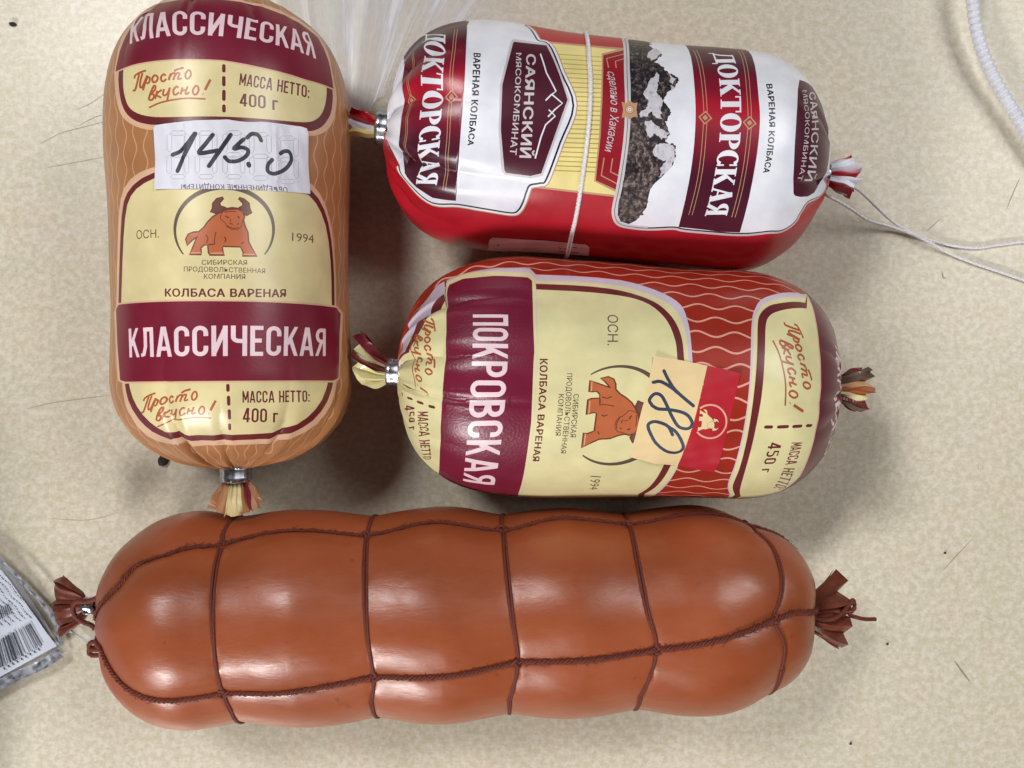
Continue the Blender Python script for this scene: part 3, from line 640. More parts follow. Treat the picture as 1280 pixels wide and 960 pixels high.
for s, w in (([(65.2, -5.23), (64.09, -2.81), (60.23, 0.33)], 1.05), ([(60.23, 0.48), (64.73, -1.89), (69.21, -4.02)], 1.05), ([(60.51, 4.62), (62.66, 2.97), (64.94, 1.3), (64.62, 4.12), (64.28, 5.88)], 1.05), ([(60.35, 8.86), (63.49, 6.77), (68.12, 3.62)], 1.05),
             ([(61.21, 11.93), (62.21, 10.88), (63.73, 9.54), (63.25, 11.31), (63.8, 12.87), (65.25, 12.47), (66.6, 10.53), (66.83, 8.47), (65.84, 7.38)], 1.0), ([(60.75, 12.74), (59.73, 13.89), (59.88, 15.4), (61.13, 16.15)], 1.0), ([(67.23, 12.95), (67.59, 13.06)], 1.15),
             ([(65.63, 18.81), (66.99, 17.72), (68.69, 17.7), (69.03, 19.51), (67.37, 22.36), (64.96, 23.92), (63.15, 23.45), (63.09, 22.07), (63.8, 20.99)], 1.0)):
    sk.stroke('marker black', s, w, dots=True)
def lifted(corners, h, creases=()):
    c = [np.array(q) for q in corners]
    def f(u, v):
        z = .13 + .05 * np.sin(u * .9 + v * .4) + .04 * np.sin(v * 1.7 - u * .5)
        for k, q in enumerate(c): z = z + h * (.6 + .4 * (k % 2)) * np.exp(-(((u - q[0]) ** 2 + (v - q[1]) ** 2) / 7.0))
        for (v0, w, a) in creases: z = z + a * np.exp(-np.abs(v - v0 - .02 * u) / w)
        return z
    return f
o = sk.build('price_sticker', S1, T, 'sticker white', lifted([dom[0], dom[7], dom[10], dom[14]], .55, [(q[1], .35, .16) for q in [(64.61, -3.53), (64.61, 7.78), (63.71, 18.78)]]), dom, .8); o['label'] = 'white torn price sticker handwritten 145.0'
p, d = frame_at(S1, 1); clip(T, p - d * .3, d, 4.3, 5.0)
tail(T, p + d * 4.2, d, 9.6, 6.5, 14.5, 8, ['tan film', 'tan wave ink', 'cream ink', 'cream ink', 'cream ink', 'tan film', 'maroon ink', 'tan wave ink', 'tan film'], 11, lift=1.5)
p, d = frame_at(S1, 0); clip(T, p - d * .3, d, 4.3, 5.0); tail(T, p + d * 4.2, d, 10, 6.5, 15, 8, ['tan film', 'maroon ink', 'cream ink'], 12)

# ================================================================== red and white "doctor's" sausage, top
T = thing('wrapped_sausage', 'red and white wrapped sausage with mountain picture, white twine tied round it', 'sausage', (*(S2.A + S2.B) / 2, 0), 'printed boiled sausages')
pr = Print()
# yellow middle panel
pr.poly('gold ink', [(50.05, 22.34), (77.2, 25.19), (80.94, 25.24), (84.28, -17.18), (79.18, -18.37), (59.25, -18.2), (53.96, -18)])
pr.poly('lemon ink', [(50.11, 21.55), (77.19, 23.99), (80.91, 24.26), (84.21, -16.75), (78.9, -17.85), (59.19, -17.67), (53.92, -17.58)])
for s in [[(52.51, 16.78), (71.38, 19.22)], [(52.65, 15.12), (71.44, 17.36)], [(52.78, 13.57), (71.51, 15.65)], [(52.91, 12.1), (71.58, 14.05)], [(53.04, 10.69), (71.67, 12.54)], [(53.17, 9.34), (71.75, 11.11)], [(53.3, 8.04), (71.84, 9.73)], [(53.42, 6.78), (71.94, 8.4)], [(53.54, 5.54), (72.04, 7.12)], [(53.66, 4.34), (72.14, 5.87)], [(53.79, 3.16), (72.16, 4.63)], [(53.91, 2), (72.16, 3.42)], [(54.02, 0.85), (72.17, 2.24)], [(54.14, -0.28), (72.18, 1.07)], [(54.26, -1.4), (72.19, -0.09)], [(54.38, -2.51), (72.2, -1.23)], [(54.5, -3.62), (72.21, -2.36)], [(54.61, -4.72), (72.23, -3.49)], [(54.73, -5.81), (72.25, -4.61)], [(54.85, -6.91), (72.27, -5.73)], [(54.97, -8.01), (72.3, -6.85)], [(55.08, -9.12), (72.33, -7.97)], [(55.2, -10.23), (72.36, -9.09)], [(55.32, -11.35), (72.39, -10.22)], [(55.43, -12.47), (72.43, -11.36)], [(55.55, -13.62), (72.47, -12.51)]]:
    pr.polys('olive line ink', ribbon(np.array(s), .26))
# banner
pr.poly('gold ink', [(71.14, 20.76), (77.21, 25.45), (80.97, 26.31), (84.28, -17.18), (79.25, -17.49), (72.31, -14.85), (72.17, -4.25), (71.54, 8.38)])
pr.poly('wine banner ink', [(71.56, 20.12), (77.19, 24.22), (80.94, 25.24), (84.18, -16.55), (79.14, -16.75), (72.72, -14.6), (72.57, -4.21), (71.94, 8.43)])
for s in ([(73.04, 15.35), (72.43, 18.91), (77.38, 22.31)], [(74.97, 15.66), (74.67, 18.18), (77.59, 20.26)], [(74.04, -8.9), (73.91, -13.26), (78.92, -15.2)], [(76.14, -8.89), (76.07, -12.14), (79.02, -13.15)]): pr.stroke('gold ink', s, .3, smooth=False)
pr.text('silver ink', 'сделано в Хакасии', [(72.8, 13.94), (74.32, 2.7), (73.87, -7.56)], [(74.8, 14.24), (76.49, 2.95), (76.04, -7.34)], shear=.35)
# mountain panel and everything right of it
RIGHT = [(77.76, 35.19), (78.09, 15.59), (78.84, 5.74), (79.36, -3.51), (79.2, -14.35), (78.9, -20.64), (79.22, -23.45), (80.48, -25.6), (82.86, -26.24), (87.85, -26.3), (94.32, -25.36), (97.66, -25.88), (106.52, -26.12), (111.66, -25.88), (118.88, -24.92), (123.78, -25.42), (127.79, -23.13), (130.09, -17.11), (138.27, -16.45), (144, -9.35)]
RT = RIGHT + [(S2.U - .5, -2.0), (S2.U - .5, 40.0), (S2.U - 25, 47.0)] + [(125.14, 40.53), (109.5, 41.65), (93.63, 37.71), (81.32, 35.99)]
RB = CR(RIGHT)
pr.stroke('silver ink', RB, 2.3, smooth=False); pr.stroke('black ink', RB, .9, smooth=False)
RT = RB + RT[len(RIGHT):]
pr.poly('white film', RT)
def jag(P, amp, n=3, seed=1):
    g = random.Random(seed); P = [np.array(q, float) for q in P]
    for k in range(n):
        Q = []
        for i, p in enumerate(P):
            q = P[(i + 1) % len(P)]; d = q - p; m = (p + q) / 2 + np.array([-d[1], d[0]]) * g.uniform(-amp, amp); Q += [p, m]
        P = Q
    return P
MT = [(77.64, 31.64), (82.5, 35.65), (84.39, 31.37), (85.57, 26.64), (86.49, 23.87), (85.38, 21.15), (84.54, 19.54), (86.99, 16.77), (89.64, 14.89), (90.67, 13.82), (90.12, 11.55), (88.98, 9.94), (87.85, 8.4), (87.03, 7.03), (88.23, 5.56), (89.06, 4.17), (88.67, 2.67), (87.99, 1.37), (88.94, -0.13), (89.69, -1.54), (89.03, -2.7), (88.72, -3.51), (90.35, -3.73), (91.53, -4.39), (91.71, -6.52), (91.37, -8.91), (90.1, -10.62), (88.76, -12.36), (87.4, -13.92), (86.6, -15.24), (86.41, -17.81), (86.43, -20.4), (85.35, -22.5), (84.44, -24.47), (82.8, -25.85), (80.64, -25.32), (79.53, -23.42), (79.21, -20.6), (79.59, -14.31), (79.65, -3.48), (79.13, 5.77), (78.39, 15.64), (77.61, 24.33)]
pr.poly('engraved rock ink', jag(MT[:26], .28, 3, 2)[:-7] + MT[26:])
pr.poly('engraved scree ink', jag([(79.28, 0.82), (82.05, -0.87), (84.81, -4.11), (86.55, -8.22), (88.31, -12), (86.43, -15.47), (86.01, -20.31), (84.54, -23.83), (82.27, -25.12), (80.13, -23.35), (79.34, -13.93), (79.74, -5.02)], .3, 4, 9))
for k, q in enumerate(([(85.17, 15.59), (85.8, 14.57), (85.49, 11.65), (85.75, 8.36), (87.17, 6.52), (86.72, 4.53), (87.77, 1.55), (86.34, 2), (84.59, 3.66), (83.34, 2.08), (81.78, 1.7), (83.12, 4.54), (83.55, 6.74), (82.06, 8.12), (83.11, 10.83), (83.82, 13.2)], [(83.04, 1.03), (84.8, 1.42), (86.73, 0.03), (89.26, -1.29), (88.83, -2.72), (87.47, -3.05), (85.54, -1.88), (84.67, -2.96), (83.62, -0.7)],
        [(86.46, -4.53), (88.18, -3.96), (90.84, -4.47), (91.46, -6.16), (91.03, -8.75), (89.21, -11.31), (88.14, -12.22), (88.21, -10.02), (89.31, -7.94), (87.7, -7.91), (86.14, -6.7)], [(83.63, 25), (85.18, 27.1), (86.28, 23.81), (84.97, 21.06), (83.73, 19.72), (82.72, 21.72)], [(87.6, 15.7), (90.46, 13.79), (89.3, 11.94), (88.27, 12.81)], [(88.71, 11.6), (89.73, 11.25), (88.78, 9.91)],
        [(79.04, 23.78), (79.84, 20.73), (79.24, 18.53), (78.61, 21.21)], [(79.96, 13.95), (81.21, 12.82), (80.55, 10.01), (79.65, 11.83)], [(84.22, -5.73), (85.46, -7.55), (84.34, -9.62), (83.48, -7.75)], [(81.76, -8.32), (83.27, -10.52), (82.23, -13.02), (81.29, -10.72)], [(85.7, -10.67), (87.09, -11.92), (85.78, -13.88), (84.71, -12.17)], [(81.46, -15.98), (83.24, -17.07), (82.65, -19.77), (81.18, -18.15)], [(83.78, -17.88), (85.19, -19.05), (84.15, -21.45), (83.25, -19.7)])):
    pr.poly('engraved snow ink' if k < 6 else 'engraved rock ink' if k % 2 else 'engraved scree ink', jag(q, .22, 4, 3 + k))
pr.stroke('silver ink', RIGHT[:10], .6)
pr.poly('gold ink', [(76.88, 5.29), (77.9, 4.99), (78.83, 5.84), (79.88, 5.22), (80.85, 5.55), (80.71, 3.63), (81.19, 1.63), (80.19, 1.73), (79.27, 0.92), (78.23, 1.41), (77.26, 1.1), (77.45, 3.26)])
for rr, c in ((7.2, 'bull outline ink'), (6.4, 'pale border ink'), (4.6, 'gold ink'), (3.0, 'white film'), (1.6, 'gold ink')):
    pr.poly(c, [(79.03 + rr * .15 * math.cos(a), 3.44 + rr * .15 * math.sin(a)) for a in np.linspace(0, 2 * math.pi, 22)[:-1]])
def gold_pair(L, gap):
    for s in L: pr.stroke('gold ink', [(u - gap / 2, v) for u, v in s], .17); pr.stroke('gold ink', [(u + gap / 2, v) for u, v in s], .17)
def diamond(c):
    (u, v), = c
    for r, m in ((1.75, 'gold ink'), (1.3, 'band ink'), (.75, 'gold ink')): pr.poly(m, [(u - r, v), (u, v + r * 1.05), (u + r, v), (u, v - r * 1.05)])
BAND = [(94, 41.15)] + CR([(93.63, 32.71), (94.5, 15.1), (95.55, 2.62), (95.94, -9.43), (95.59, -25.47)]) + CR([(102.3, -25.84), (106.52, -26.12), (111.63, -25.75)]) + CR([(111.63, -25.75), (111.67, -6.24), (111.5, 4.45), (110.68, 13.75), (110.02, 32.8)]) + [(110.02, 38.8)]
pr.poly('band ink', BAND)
gold_pair(([(95.46, 28.91), (96.93, 13.56), (97.88, 4.78)], [(97.98, 2.28), (98.36, -10.18), (97.91, -21.55)]), .85); diamond([(97.89, 3.51)])
gold_pair(([(107.55, 31.22), (108.25, 13.39), (108.93, 4.79)], [(109.08, 2.08), (109.19, -10.07), (108.93, -21.25)]), .85); diamond([(108.97, 3.42)])
pr.text('white film', 'ДОКТОРСКАЯ', [(99.8, 27.22), (101.82, 0.66), (101.61, -21.61)], [(104.96, 28.42), (106.96, 1.23), (107.16, -20.98)], font='serif')
pr.text('black ink', 'ВАРЕНАЯ КОЛБАСА', [(112.74, 15.17), (113.89, 2.02), (113.87, -8.59)], [(114.3, 15.5), (115.53, 2.26), (115.53, -8.63)], bold=.04)
pr.poly('plum ink', [(121.63, 20.84), (125.24, 23.55), (130, 28.15), (133.62, 21.19), (140, 15.65), (139.82, 0.11), (135.93, -11.27), (131.22, -15.36), (124.94, -14.79), (123.49, -13.4), (120.97, 3.4)], 1)
pr.text('silver ink', 'САЯНСКИЙ', [(125.35, 17.84), (126.84, 4.93), (127.31, -10.16)], [(128.67, 22.79), (129.95, 6.47), (130.99, -10.23)], bold=.012)
pr.text('silver ink', 'МЯСОКОМБИНАТ', [(122.92, 16.85), (124.33, 3.24), (124.44, -10.08)], [(124.51, 18.52), (125.95, 3.81), (126.18, -10.05)], bold=.0)
# white panel and band at the left end
BL = [(19.38, -20.23), (21.66, -22.19), (26.17, -25.38), (31.37, -27.24), (37.96, -25.63), (45.08, -25.75), (52.14, -26.04), (53.92, -24.92), (54.93, -22.13), (55.5, -19.36), (56.33, -17.44), (59.07, -16.52), (60.17, -15.48), (62.56, -6.39), (64.85, 2.87), (60.97, 11.71), (57.29, 21.38), (54.55, 22.56), (53.36, 25.49), (52.12, 29.52), (50.51, 32.91)]
LEFT = [(.5, 4.0), (2.0, -3.5)] + BL + [(50.51, 37.91), (39.14, 35.48), (30, 43.65)] + [(14.0, 46.0), (.5, 44.0)]
LB = CR(BL)
for m, w in (('gold ink', 2.7), ('white film', 2.1), ('black ink', .95)): pr.stroke(m, LB, w, smooth=False)
pr.poly('white film', LEFT[:2] + LB + LEFT[2 + len(BL):])
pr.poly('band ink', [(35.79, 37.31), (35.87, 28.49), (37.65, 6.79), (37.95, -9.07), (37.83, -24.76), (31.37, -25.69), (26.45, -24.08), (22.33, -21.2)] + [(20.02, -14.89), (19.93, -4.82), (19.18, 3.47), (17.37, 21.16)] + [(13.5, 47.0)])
gold_pair(([(33.35, 26.2), (34.05, 9.6), (34.53, 3.69)], [(34.5, 1.17), (34.83, -10.02), (34.65, -22.08)]), .7); diamond([(34.57, 2.42)])
gold_pair(([(21.09, 22.53), (21.3, 9.77), (21.97, 4.24)], [(22.26, 0.99), (22.26, -11.33), (23.36, -17.41)]), .6); diamond([(22.04, 2.61)])
pr.text('white film', 'ДОКТОРСКАЯ', [(24, 33.65), (26.31, -0.68), (26.57, -22.91)], [(30.7, 24.86), (32.45, -0.33), (32.53, -21.21)], font='serif')
pr.text('black ink', 'ВАРЕНАЯ КОЛБАСА', [(38.94, 15.08), (39.8, 1.93), (39.91, -9.44)], [(40.76, 15.02), (41.58, 2.06), (41.42, -9.4)], bold=.04)
pr.poly('silver ink', [(47.82, 20.69), (48.35, 21.75), (57.05, 21.92), (64.12, 4.23), (59.4, -14.84), (56.58, -15.85), (49.92, -15.81), (49.03, -14.88), (47.26, -4.68), (46.51, 6.19)])
pr.poly('plum ink', [(48.47, 20.28), (48.75, 20.62), (56.91, 20.92), (63.52, 4.26), (58.96, -14.28), (56.32, -15.26), (50.16, -15.17), (49.7, -14.51), (47.85, -4.62), (47.1, 6.26)])
pr.text('silver ink', 'САЯНСКИЙ', [(52.13, 16.56), (52.88, 1.34), (53.08, -11)], [(54.55, 16.67), (55.34, 1.61), (56.06, -10.8)], bold=.03)
pr.text('silver ink', 'МЯСОКОМБИНАТ', [(49.51, 16.42), (50.44, 2.08), (50.63, -10.47)], [(50.86, 16.65), (51.89, 2.24), (52.33, -10.49)], bold=.015)
for s in ([(55.62, 17.16), (57.62, 11), (60.46, 6.13), (59.36, 5.04), (58.13, 3.44)], [(59.55, 5.17), (62.33, 3.2), (60.71, 1.5), (59.14, -0.55)], [(59.15, 1.23), (60.89, -0.17), (58.75, -2.54), (57.9, -5.71), (57.06, -10.8)]): pr.stroke('white film', s, .36, smooth=False)
pr.build('casing', S2, T, 'cherry film')
sk = Print()
for m in ([(49.1, -40.84), (49.75, -41.29)], [(65.76, -39.07), (66.63, -39.14)], [(67.29, -39.26), (68.59, -39.23)], [(69.54, -37.74), (70.62, -37.76)], [(65.95, -41.73), (67.68, -41.57)], [(69.39, -41.09), (71.58, -41.14)]): sk.stroke('black ink', m, .6)
o = sk.build('label_sticker', S2, T, 'shade pink ink', lifted([], 0), [(47.12, -38.07), (47.97, -36.74), (61.64, -35.7), (72.73, -35.35), (73.92, -36.41), (74.4, -43.2), (64.36, -44.73), (53.31, -46.57), (46.08, -49.75)], .9); o['label'] = 'pale rectangular sticker low on the side'
# twine tied round the middle
mid = [(67, 35.65), (67.94, 18.41), (68.74, 10.34), (69.29, 1.84), (69.39, -5.12), (69.32, -11.14), (69.23, -17.69), (68.99, -25.69), (68.58, -34.48)]
mv = np.array(mid); loop = [tuple(x) for x in mv]; um = mv[:, 0].mean()
full = [(mid[0][0], math.pi * S2.R * .97), (mid[0][0], mid[0][1] + 25)] + loop + [(mid[-1][0], mid[-1][1] - 25), (mid[-1][0], -math.pi * S2.R * .97)]
cu = resample(catmull(full, 8), .35)
V, Fc = tube(S2.pos(cu[:, 0], cu[:, 1], .25), .58, 10, 2, 1.2); obj('twine_loop', V, Fc, 'white twine', T)
p, d = frame_at(S2, 0); clip(T, p - d * .2, d, 5.0, 4.4)
tail(T, p + d * 3.8, d, 8.6, 5, 8, 4, ['cherry film', 'cherry film', 'white film', 'lemon ink', 'lemon ink'], 21, thick=3.5, curl=-1)
p, d = frame_at(S2, 1); clip(T, p - d * 1.2, d, 3.2, 3.0)
tail(T, p + d * 1.4, d, 9.5, 5, 11.5, 6, ['cherry film', 'white film', 'white film', 'cherry film', 'white film', 'white film'], 22, thick=4.5)
for pts, w in ((((1036, 222, 30), (1050, 226, 29), (1060, 230, 25), (1075, 239, 18), (1095, 258, 9), (1112, 274, 4), (1130, 286, 2), (1155, 298, 1), (1185, 306, .8), (1220, 310, .8), (1250, 306, .8), (1300, 302, .7), (1380, 310, .6), (1470, 335, .6)), .45),
               (((1030, 243, 24), (1045, 250, 20), (1062, 260, 14), (1085, 275, 7), (1112, 283, 3), (1140, 293, 2.2), (1165, 305, 2.2), (1190, 318, 1), (1220, 330, .8), (1250, 340, .8), (1300, 358, .7), (1360, 385, .6), (1450, 392, .6)), .45)):
    c = resample(catmull([at(*q) for q in pts], 8), .35)
    V, Fc = tube(c, w, 10, 2, 2.2); obj('twine_end', V, Fc, 'white twine', T)

# ================================================================== cream and brick "pokrovskaya" sausage, middle right
T = thing('wrapped_sausage', 'brick red and cream wrapped sausage with yellow and red 180 sticker', 'sausage', (*(S3.A + S3.B) / 2, 0), 'printed boiled sausages')
pr = Print()
waves(pr, 'brick wave ink', S3, 2, S3.U - 2, 4.1, .75, 9.5, .5)
WB = -math.pi * S3.R * .62
# big cream panel
LOW = [([(85.51, -43.66)][0][0], WB), ([(49, -46.02)][0][0], WB)]
pr.poly('lilac sheen', CR([(46.67, 30.83), (53.46, 29.97), (72.56, 29.82), (81.16, 27.07), (88.24, 21.89), (90.46, 16.16), (91.39, 6.1), (91.83, -8.37), (90.3, -22.75), (88.6, -31.93), (87.02, -39.41)]) + LOW, 0)
pr.poly('pale cream ink', CR([(46.74, 27.72), (53.47, 27.35), (72.41, 27.2), (80.97, 24.45), (87.09, 19.8), (89.57, 14.04), (90.51, 5.86), (91.04, -8.4), (90.1, -22.75), (88.19, -31.96), (86.6, -39.45)]) + LOW, 0)
pr.poly('dark maroon ink', CR([(46.78, 26.34), (53.47, 26), (71.31, 25.61), (80.85, 22.52), (85.79, 18.07), (88.53, 12.43), (89.43, 5.42), (90.07, -8.43), (88.46, -22.53), (86.42, -31.92), (83.97, -38.83)]) + LOW, 0)
pr.poly('pale cream ink', CR([(46.84, 24.12), (53.49, 23.83), (71.22, 23.45), (79.68, 21.47), (84.73, 16.67), (87.11, 10.86), (87.77, 5.35), (88.5, -8.49), (86.66, -22.61), (84.68, -32.02), (82.3, -39)]) + LOW, 0)
# right panel
LOW = [([(113.87, -40.48)][0][0], WB * .8), ([(107.33, -40.03)][0][0], WB * .8)]
EDGE = CR([(125.56, 36.38), (125.32, 18.62), (125.67, 6.07), (125.7, -6.42), (125.09, -19.93), (124.28, -35), (121, -42.02)])
pr.poly('lilac sheen', CR([(106.14, -37.53), (104.15, -30.01), (104.45, -20.65), (105.16, -6.05), (105.74, 8.77), (106.45, 16.08), (107.55, 20.14), (109.94, 24.35), (114.73, 27.79), (122.6, 32.59)]) + EDGE + LOW, 0)
pr.poly('pale cream ink', CR([(106.55, -37.49), (104.55, -29.99), (104.85, -20.64), (105.55, -6.04), (106.33, 8.8), (107.03, 15.87), (108.17, 19.4), (110.55, 22.93), (114.78, 25.71), (122.49, 30.05)]) + EDGE + LOW, 0)
pr.poly('dark maroon ink', CR([(107.49, -37.41), (105.58, -30.98), (105.81, -22.69), (106.43, -6.01), (107.31, 8.84), (107.93, 15.92), (109.07, 19.34), (111.69, 22.24), (115.38, 24.12), (122.72, 27.73)]) + EDGE + LOW, 0)
pr.poly('pale cream ink', CR([(109.44, -39.03), (107.91, -33.19), (107.36, -24.11), (107.91, -10.94), (108.55, -2.73), (109.23, 8.94), (109.9, 15.48), (111.23, 18.67), (114.23, 20.89), (122.66, 25.06)]) + EDGE + LOW, 0)
cursive(pr, 'rust ink', [(111, 16.41), (111.62, 4.37), (112.36, -6.67)], [(120.2, 18.36), (121.86, 5.25), (123.2, -7.1)])
dashes(pr, 'dark maroon ink', [(110.35, -10.57), (111.77, -10.56), (113.62, -10.59), (115.94, -10.57), (117.71, -10.68), (119.8, -10.77), (121.78, -10.92), (123.12, -11.15)], .9)
pr.text('dark maroon ink', 'МАССА НЕТТО:', [(117.92, -15.4), (117.58, -23.24), (117.12, -34.19)], [(121.32, -16.06), (121.13, -24.5), (122, -41.02)], font='condensed')
pr.text('dark maroon ink', '450 г', [(111.76, -14.92), (111.56, -25.09)], [(115.25, -15.1), (114.18, -25.06)], font='condensed')
# maroon end
ue = S3.U - .5
pr.poly('pale border ink', [(u - .5, v) for u, v in EDGE] + [(EDGE[-1][0], WB), (ue, WB), (ue, 30)] + [(125.56, 39.38)])
pr.poly('dark end ink', EDGE + [(EDGE[-1][0] + .3, WB), (ue, WB), (ue, 30)] + [(126.5, 40.98)])
e1 = [(u + 9.0, v) for u, v in EDGE[4:24:4]]; e2 = [(u + 15.0, v) for u, v in EDGE[4:24:4]]
pr.text('pink white ink', 'ПОКРОВСКАЯ', [e1[0], e1[2], e1[4]], [e2[0], e2[2], e2[4]], font='condensed')
# left end panel
pr.poly('lilac sheen', CR([(28.49, 34.07), (23.28, 29.54), (17.84, 25.88), (12.59, 20.41), (11.49, 11.46)]) + [(.6, 12.0), (.6, -40.0), (14.0, -52.0)] + [(29.5, -45.02), (31.62, -1.85)])
pr.poly('dark maroon ink', CR([(29.09, 25.48), (24.56, 22.07), (20.99, 18.01), (18.04, 13.36), (16.12, 8.68)]) + [(.6, 10.0), (.6, -40.0), (14.0, -52.0)] + [(29.5, -45.02), (31.62, -1.85)])
pr.poly('pale cream ink', CR([(29.31, 22.6), (25.85, 19.59), (22.82, 15.59), (20.2, 11.57), (18.16, 7.58)]) + [(.6, 8.0), (.6, -40.0), (14.0, -52.0)] + [(29.5, -45.02), (31.62, -1.85)])
cursive(pr, 'rust ink', [(20.02, 20.64), (17.39, 5.83), (21.25, -7.5)], [(28.1, 16.54), (27.9, 4.36), (27.31, -6.14)])
dashes(pr, 'dark maroon ink', [(13.35, -10.67), (13.75, -11.66), (17.64, -10.45), (19.8, -9.94), (22.45, -9.94), (24.14, -9.86), (26.61, -10.09), (27.87, -10.05)], .9)
pr.text('dark maroon ink', 'МАССА НЕТТО', [(22.3, -13.48), (22.37, -23.81), (23.02, -38.6)], [(26.1, -11.91), (26.29, -20.65), (26.4, -31.88)], font='condensed')
pr.text('dark maroon ink', '450 г', [(15.42, -15.29), (18.01, -26.29)], [(20.93, -11.73), (21.09, -21.63)], font='condensed')
# maroon band
BND = [(29.13, 34.07), (33.6, 35.77), (41.6, 34.18), (51.18, 33.1), (52.64, 30.3), (53.36, 14.22), (53.78, 6.02), (53.58, 3.37), (53.61, -11.6), (52.48, -27.5), (51.41, -40.64)]
BLW = [(BND[-1][0] - 1, WB), ([(30.92, -46.12)][0][0] - 1, WB)] + [(28, -45.02), (29.29, -22.34), (30.3, 0.48), (30.26, 10.41)]
pr.poly('lilac sheen', BND + BLW)
pr.poly('pale cream ink', [(29.15, 30.84), (33.79, 32.71), (41.69, 31.66), (51.2, 30.59), (52.65, 28.36), (53.16, 14.21), (53.69, 6.02), (53.48, 3.37), (53.51, -11.61), (52.38, -27.5), (51.2, -40.68)] + BLW)
pr.poly('deep maroon ink', [(29.74, 27.74), (30.18, 29.53), (33.94, 30.25), (41.77, 29.52), (50.81, 28.59), (51.84, 27.23), (52.37, 14.17), (52.91, 5.99), (52.8, 3.34), (52.83, -11.63), (51.67, -27.54), (50.55, -39.78)] + [(BND[-1][0] - 1.2, WB), ([(30.92, -46.12)][0][0] - .5, WB)] + [(28, -45.02), (29.65, -22.14), (30.64, 0.49), (30.6, 10.36)])
pr.text('pink white ink', 'ПОКРОВСКАЯ', [(37.3, 15.89), (37.46, -6.62), (35.65, -36.87)], [(46.12, 15.55), (46.25, -6.03), (44.17, -34.45)], font='condensed')
pr.text('dark maroon ink', 'КОЛБАСА ВАРЕНАЯ', [(54.27, 4.37), (54.35, -8.48), (53.52, -23.09)], [(56.27, 4.45), (56.11, -8.42), (55.32, -23.02)], bold=.035)
pr.text('grey brown ink', 'СИБИРСКАЯ', [(62.83, -4.02), (62.55, -15.21)], [(64.18, -3.89), (63.99, -15.16)], bold=.012)
pr.text('grey brown ink', 'ПРОДОВОЛЬСТВЕННАЯ', [(61, 1.03), (60.91, -8.66), (60.49, -20.11)], [(62.34, 1.08), (62.27, -8.61), (61.83, -20.06)], bold=.012)
pr.text('grey brown ink', 'КОМПАНИЯ', [(59.25, -4.15), (58.88, -14.89)], [(60.57, -4.1), (60.22, -14.85)], bold=.012)
pr.text('grey brown ink', 'ОСН.', [(70.76, 16.74), (70.7, 8.33)], [(73.32, 16.64), (73.27, 8.44)]); pr.text('grey brown ink', '1994', [(68.61, -28), (69.02, -35.44)], [(71.59, -28.22), (71.24, -35.28)])
q0, q1 = [(60.95, 4.45), (60.39, -10.11), (59.51, -29.33)], [(85.72, 5.46), (85.23, -9.23), (85.36, -28.07)]
emblem_arc(pr, 'grey brown ink', q0, q1); bull(pr, q0, q1, 'bull orange ink', 'bull outline ink', 'bull horn ink')
pr.build('casing', S3, T, 'brick film')
sk = Print()
dom = [(82, 5.91), (88.46, 5.28), (95.12, 4.16), (99.43, 3.44), (102.97, 2.49), (102.47, -0.39), (101.52, -7), (100.72, -14.29), (100.24, -20.68), (99.55, -25.07), (94.93, -24.03), (90.3, -22.75), (84.15, -21.86), (77.79, -20.49), (79.32, -8.82)]
sk.poly('sticker red', [(95.11, 4.46), (103.35, 2.81), (99.66, -25.7), (89.98, -23.34)])
sk.stroke('pale border ink', [(93.69, -6.24), (94.25, -5.83), (94.87, -5.52), (95.54, -5.34), (96.23, -5.28), (96.93, -5.34), (97.61, -5.52), (98.26, -5.82), (98.85, -6.24), (99.37, -6.75), (99.8, -7.34), (100.13, -8), (100.36, -8.71), (100.46, -9.45), (100.45, -10.2), (100.33, -10.93), (100.08, -11.63), (99.73, -12.26), (99.28, -12.81), (98.74, -13.26), (98.13, -13.59), (97.47, -13.8), (96.77, -13.86), (96.06, -13.79), (95.36, -13.58), (94.69, -13.25), (94.08, -12.79), (93.54, -12.24)], .42, closed=False)
q0, q1 = [(91.93, -4.53), (91.88, -14.84)], [(99.19, -4.87), (99.66, -15.25)]
bull(sk, q0, q1, 'sticker cream', 'bull outline ink', 'sticker cream', False)
for s in ([(84.51, 2.5), (85.64, 0.4), (87.26, -1.83), (89.49, -3.74), (92.06, -5.67)], [(82.01, -0.35), (83.83, -0.12), (86.63, -1.55), (87.9, -2.57)], [(82.06, -6.03), (81.3, -4.66), (82.44, -3.17), (83.98, -3.39), (85.24, -5.14), (87.07, -8.54), (88.98, -11.09), (91.32, -11.4), (92.1, -9.98), (90.87, -8.09), (88.81, -7.2), (86.03, -6.83), (83.58, -6.76), (82.06, -6.03)], [(87.66, -13.34), (86.38, -11.18), (84.45, -10.26), (82.6, -10.06), (81.45, -11.09), (82.27, -13.36), (84.09, -16.14), (86.79, -18.1), (89.31, -18.4), (90.64, -17.01), (89.98, -14.84), (88.34, -12.46), (86.38, -11.18)]):
    sk.stroke('pen blue', s, .82, dots=True)
o = sk.build('price_sticker', S3, T, 'sticker cream', lifted([dom[0], dom[4], dom[8], dom[12]], .6), dom, .8); o['label'] = 'tilted yellow and red price sticker handwritten 180'
p, d = frame_at(S3, 0); clip(T, p - d * .2, d, 3.9, 4.6)
tail(T, p + d * 4.0, d, 10, 5.5, 14.5, 7, ['dark maroon ink', 'maroon ink', 'pale cream ink', 'dark maroon ink', 'pale cream ink', 'pale cream ink', 'pale cream ink'], 31, thick=5.5, lift=1, curl=-3.6)
p, d = frame_at(S3, 1); clip(T, p - d * 1.4, d, 3.2, 3.0)
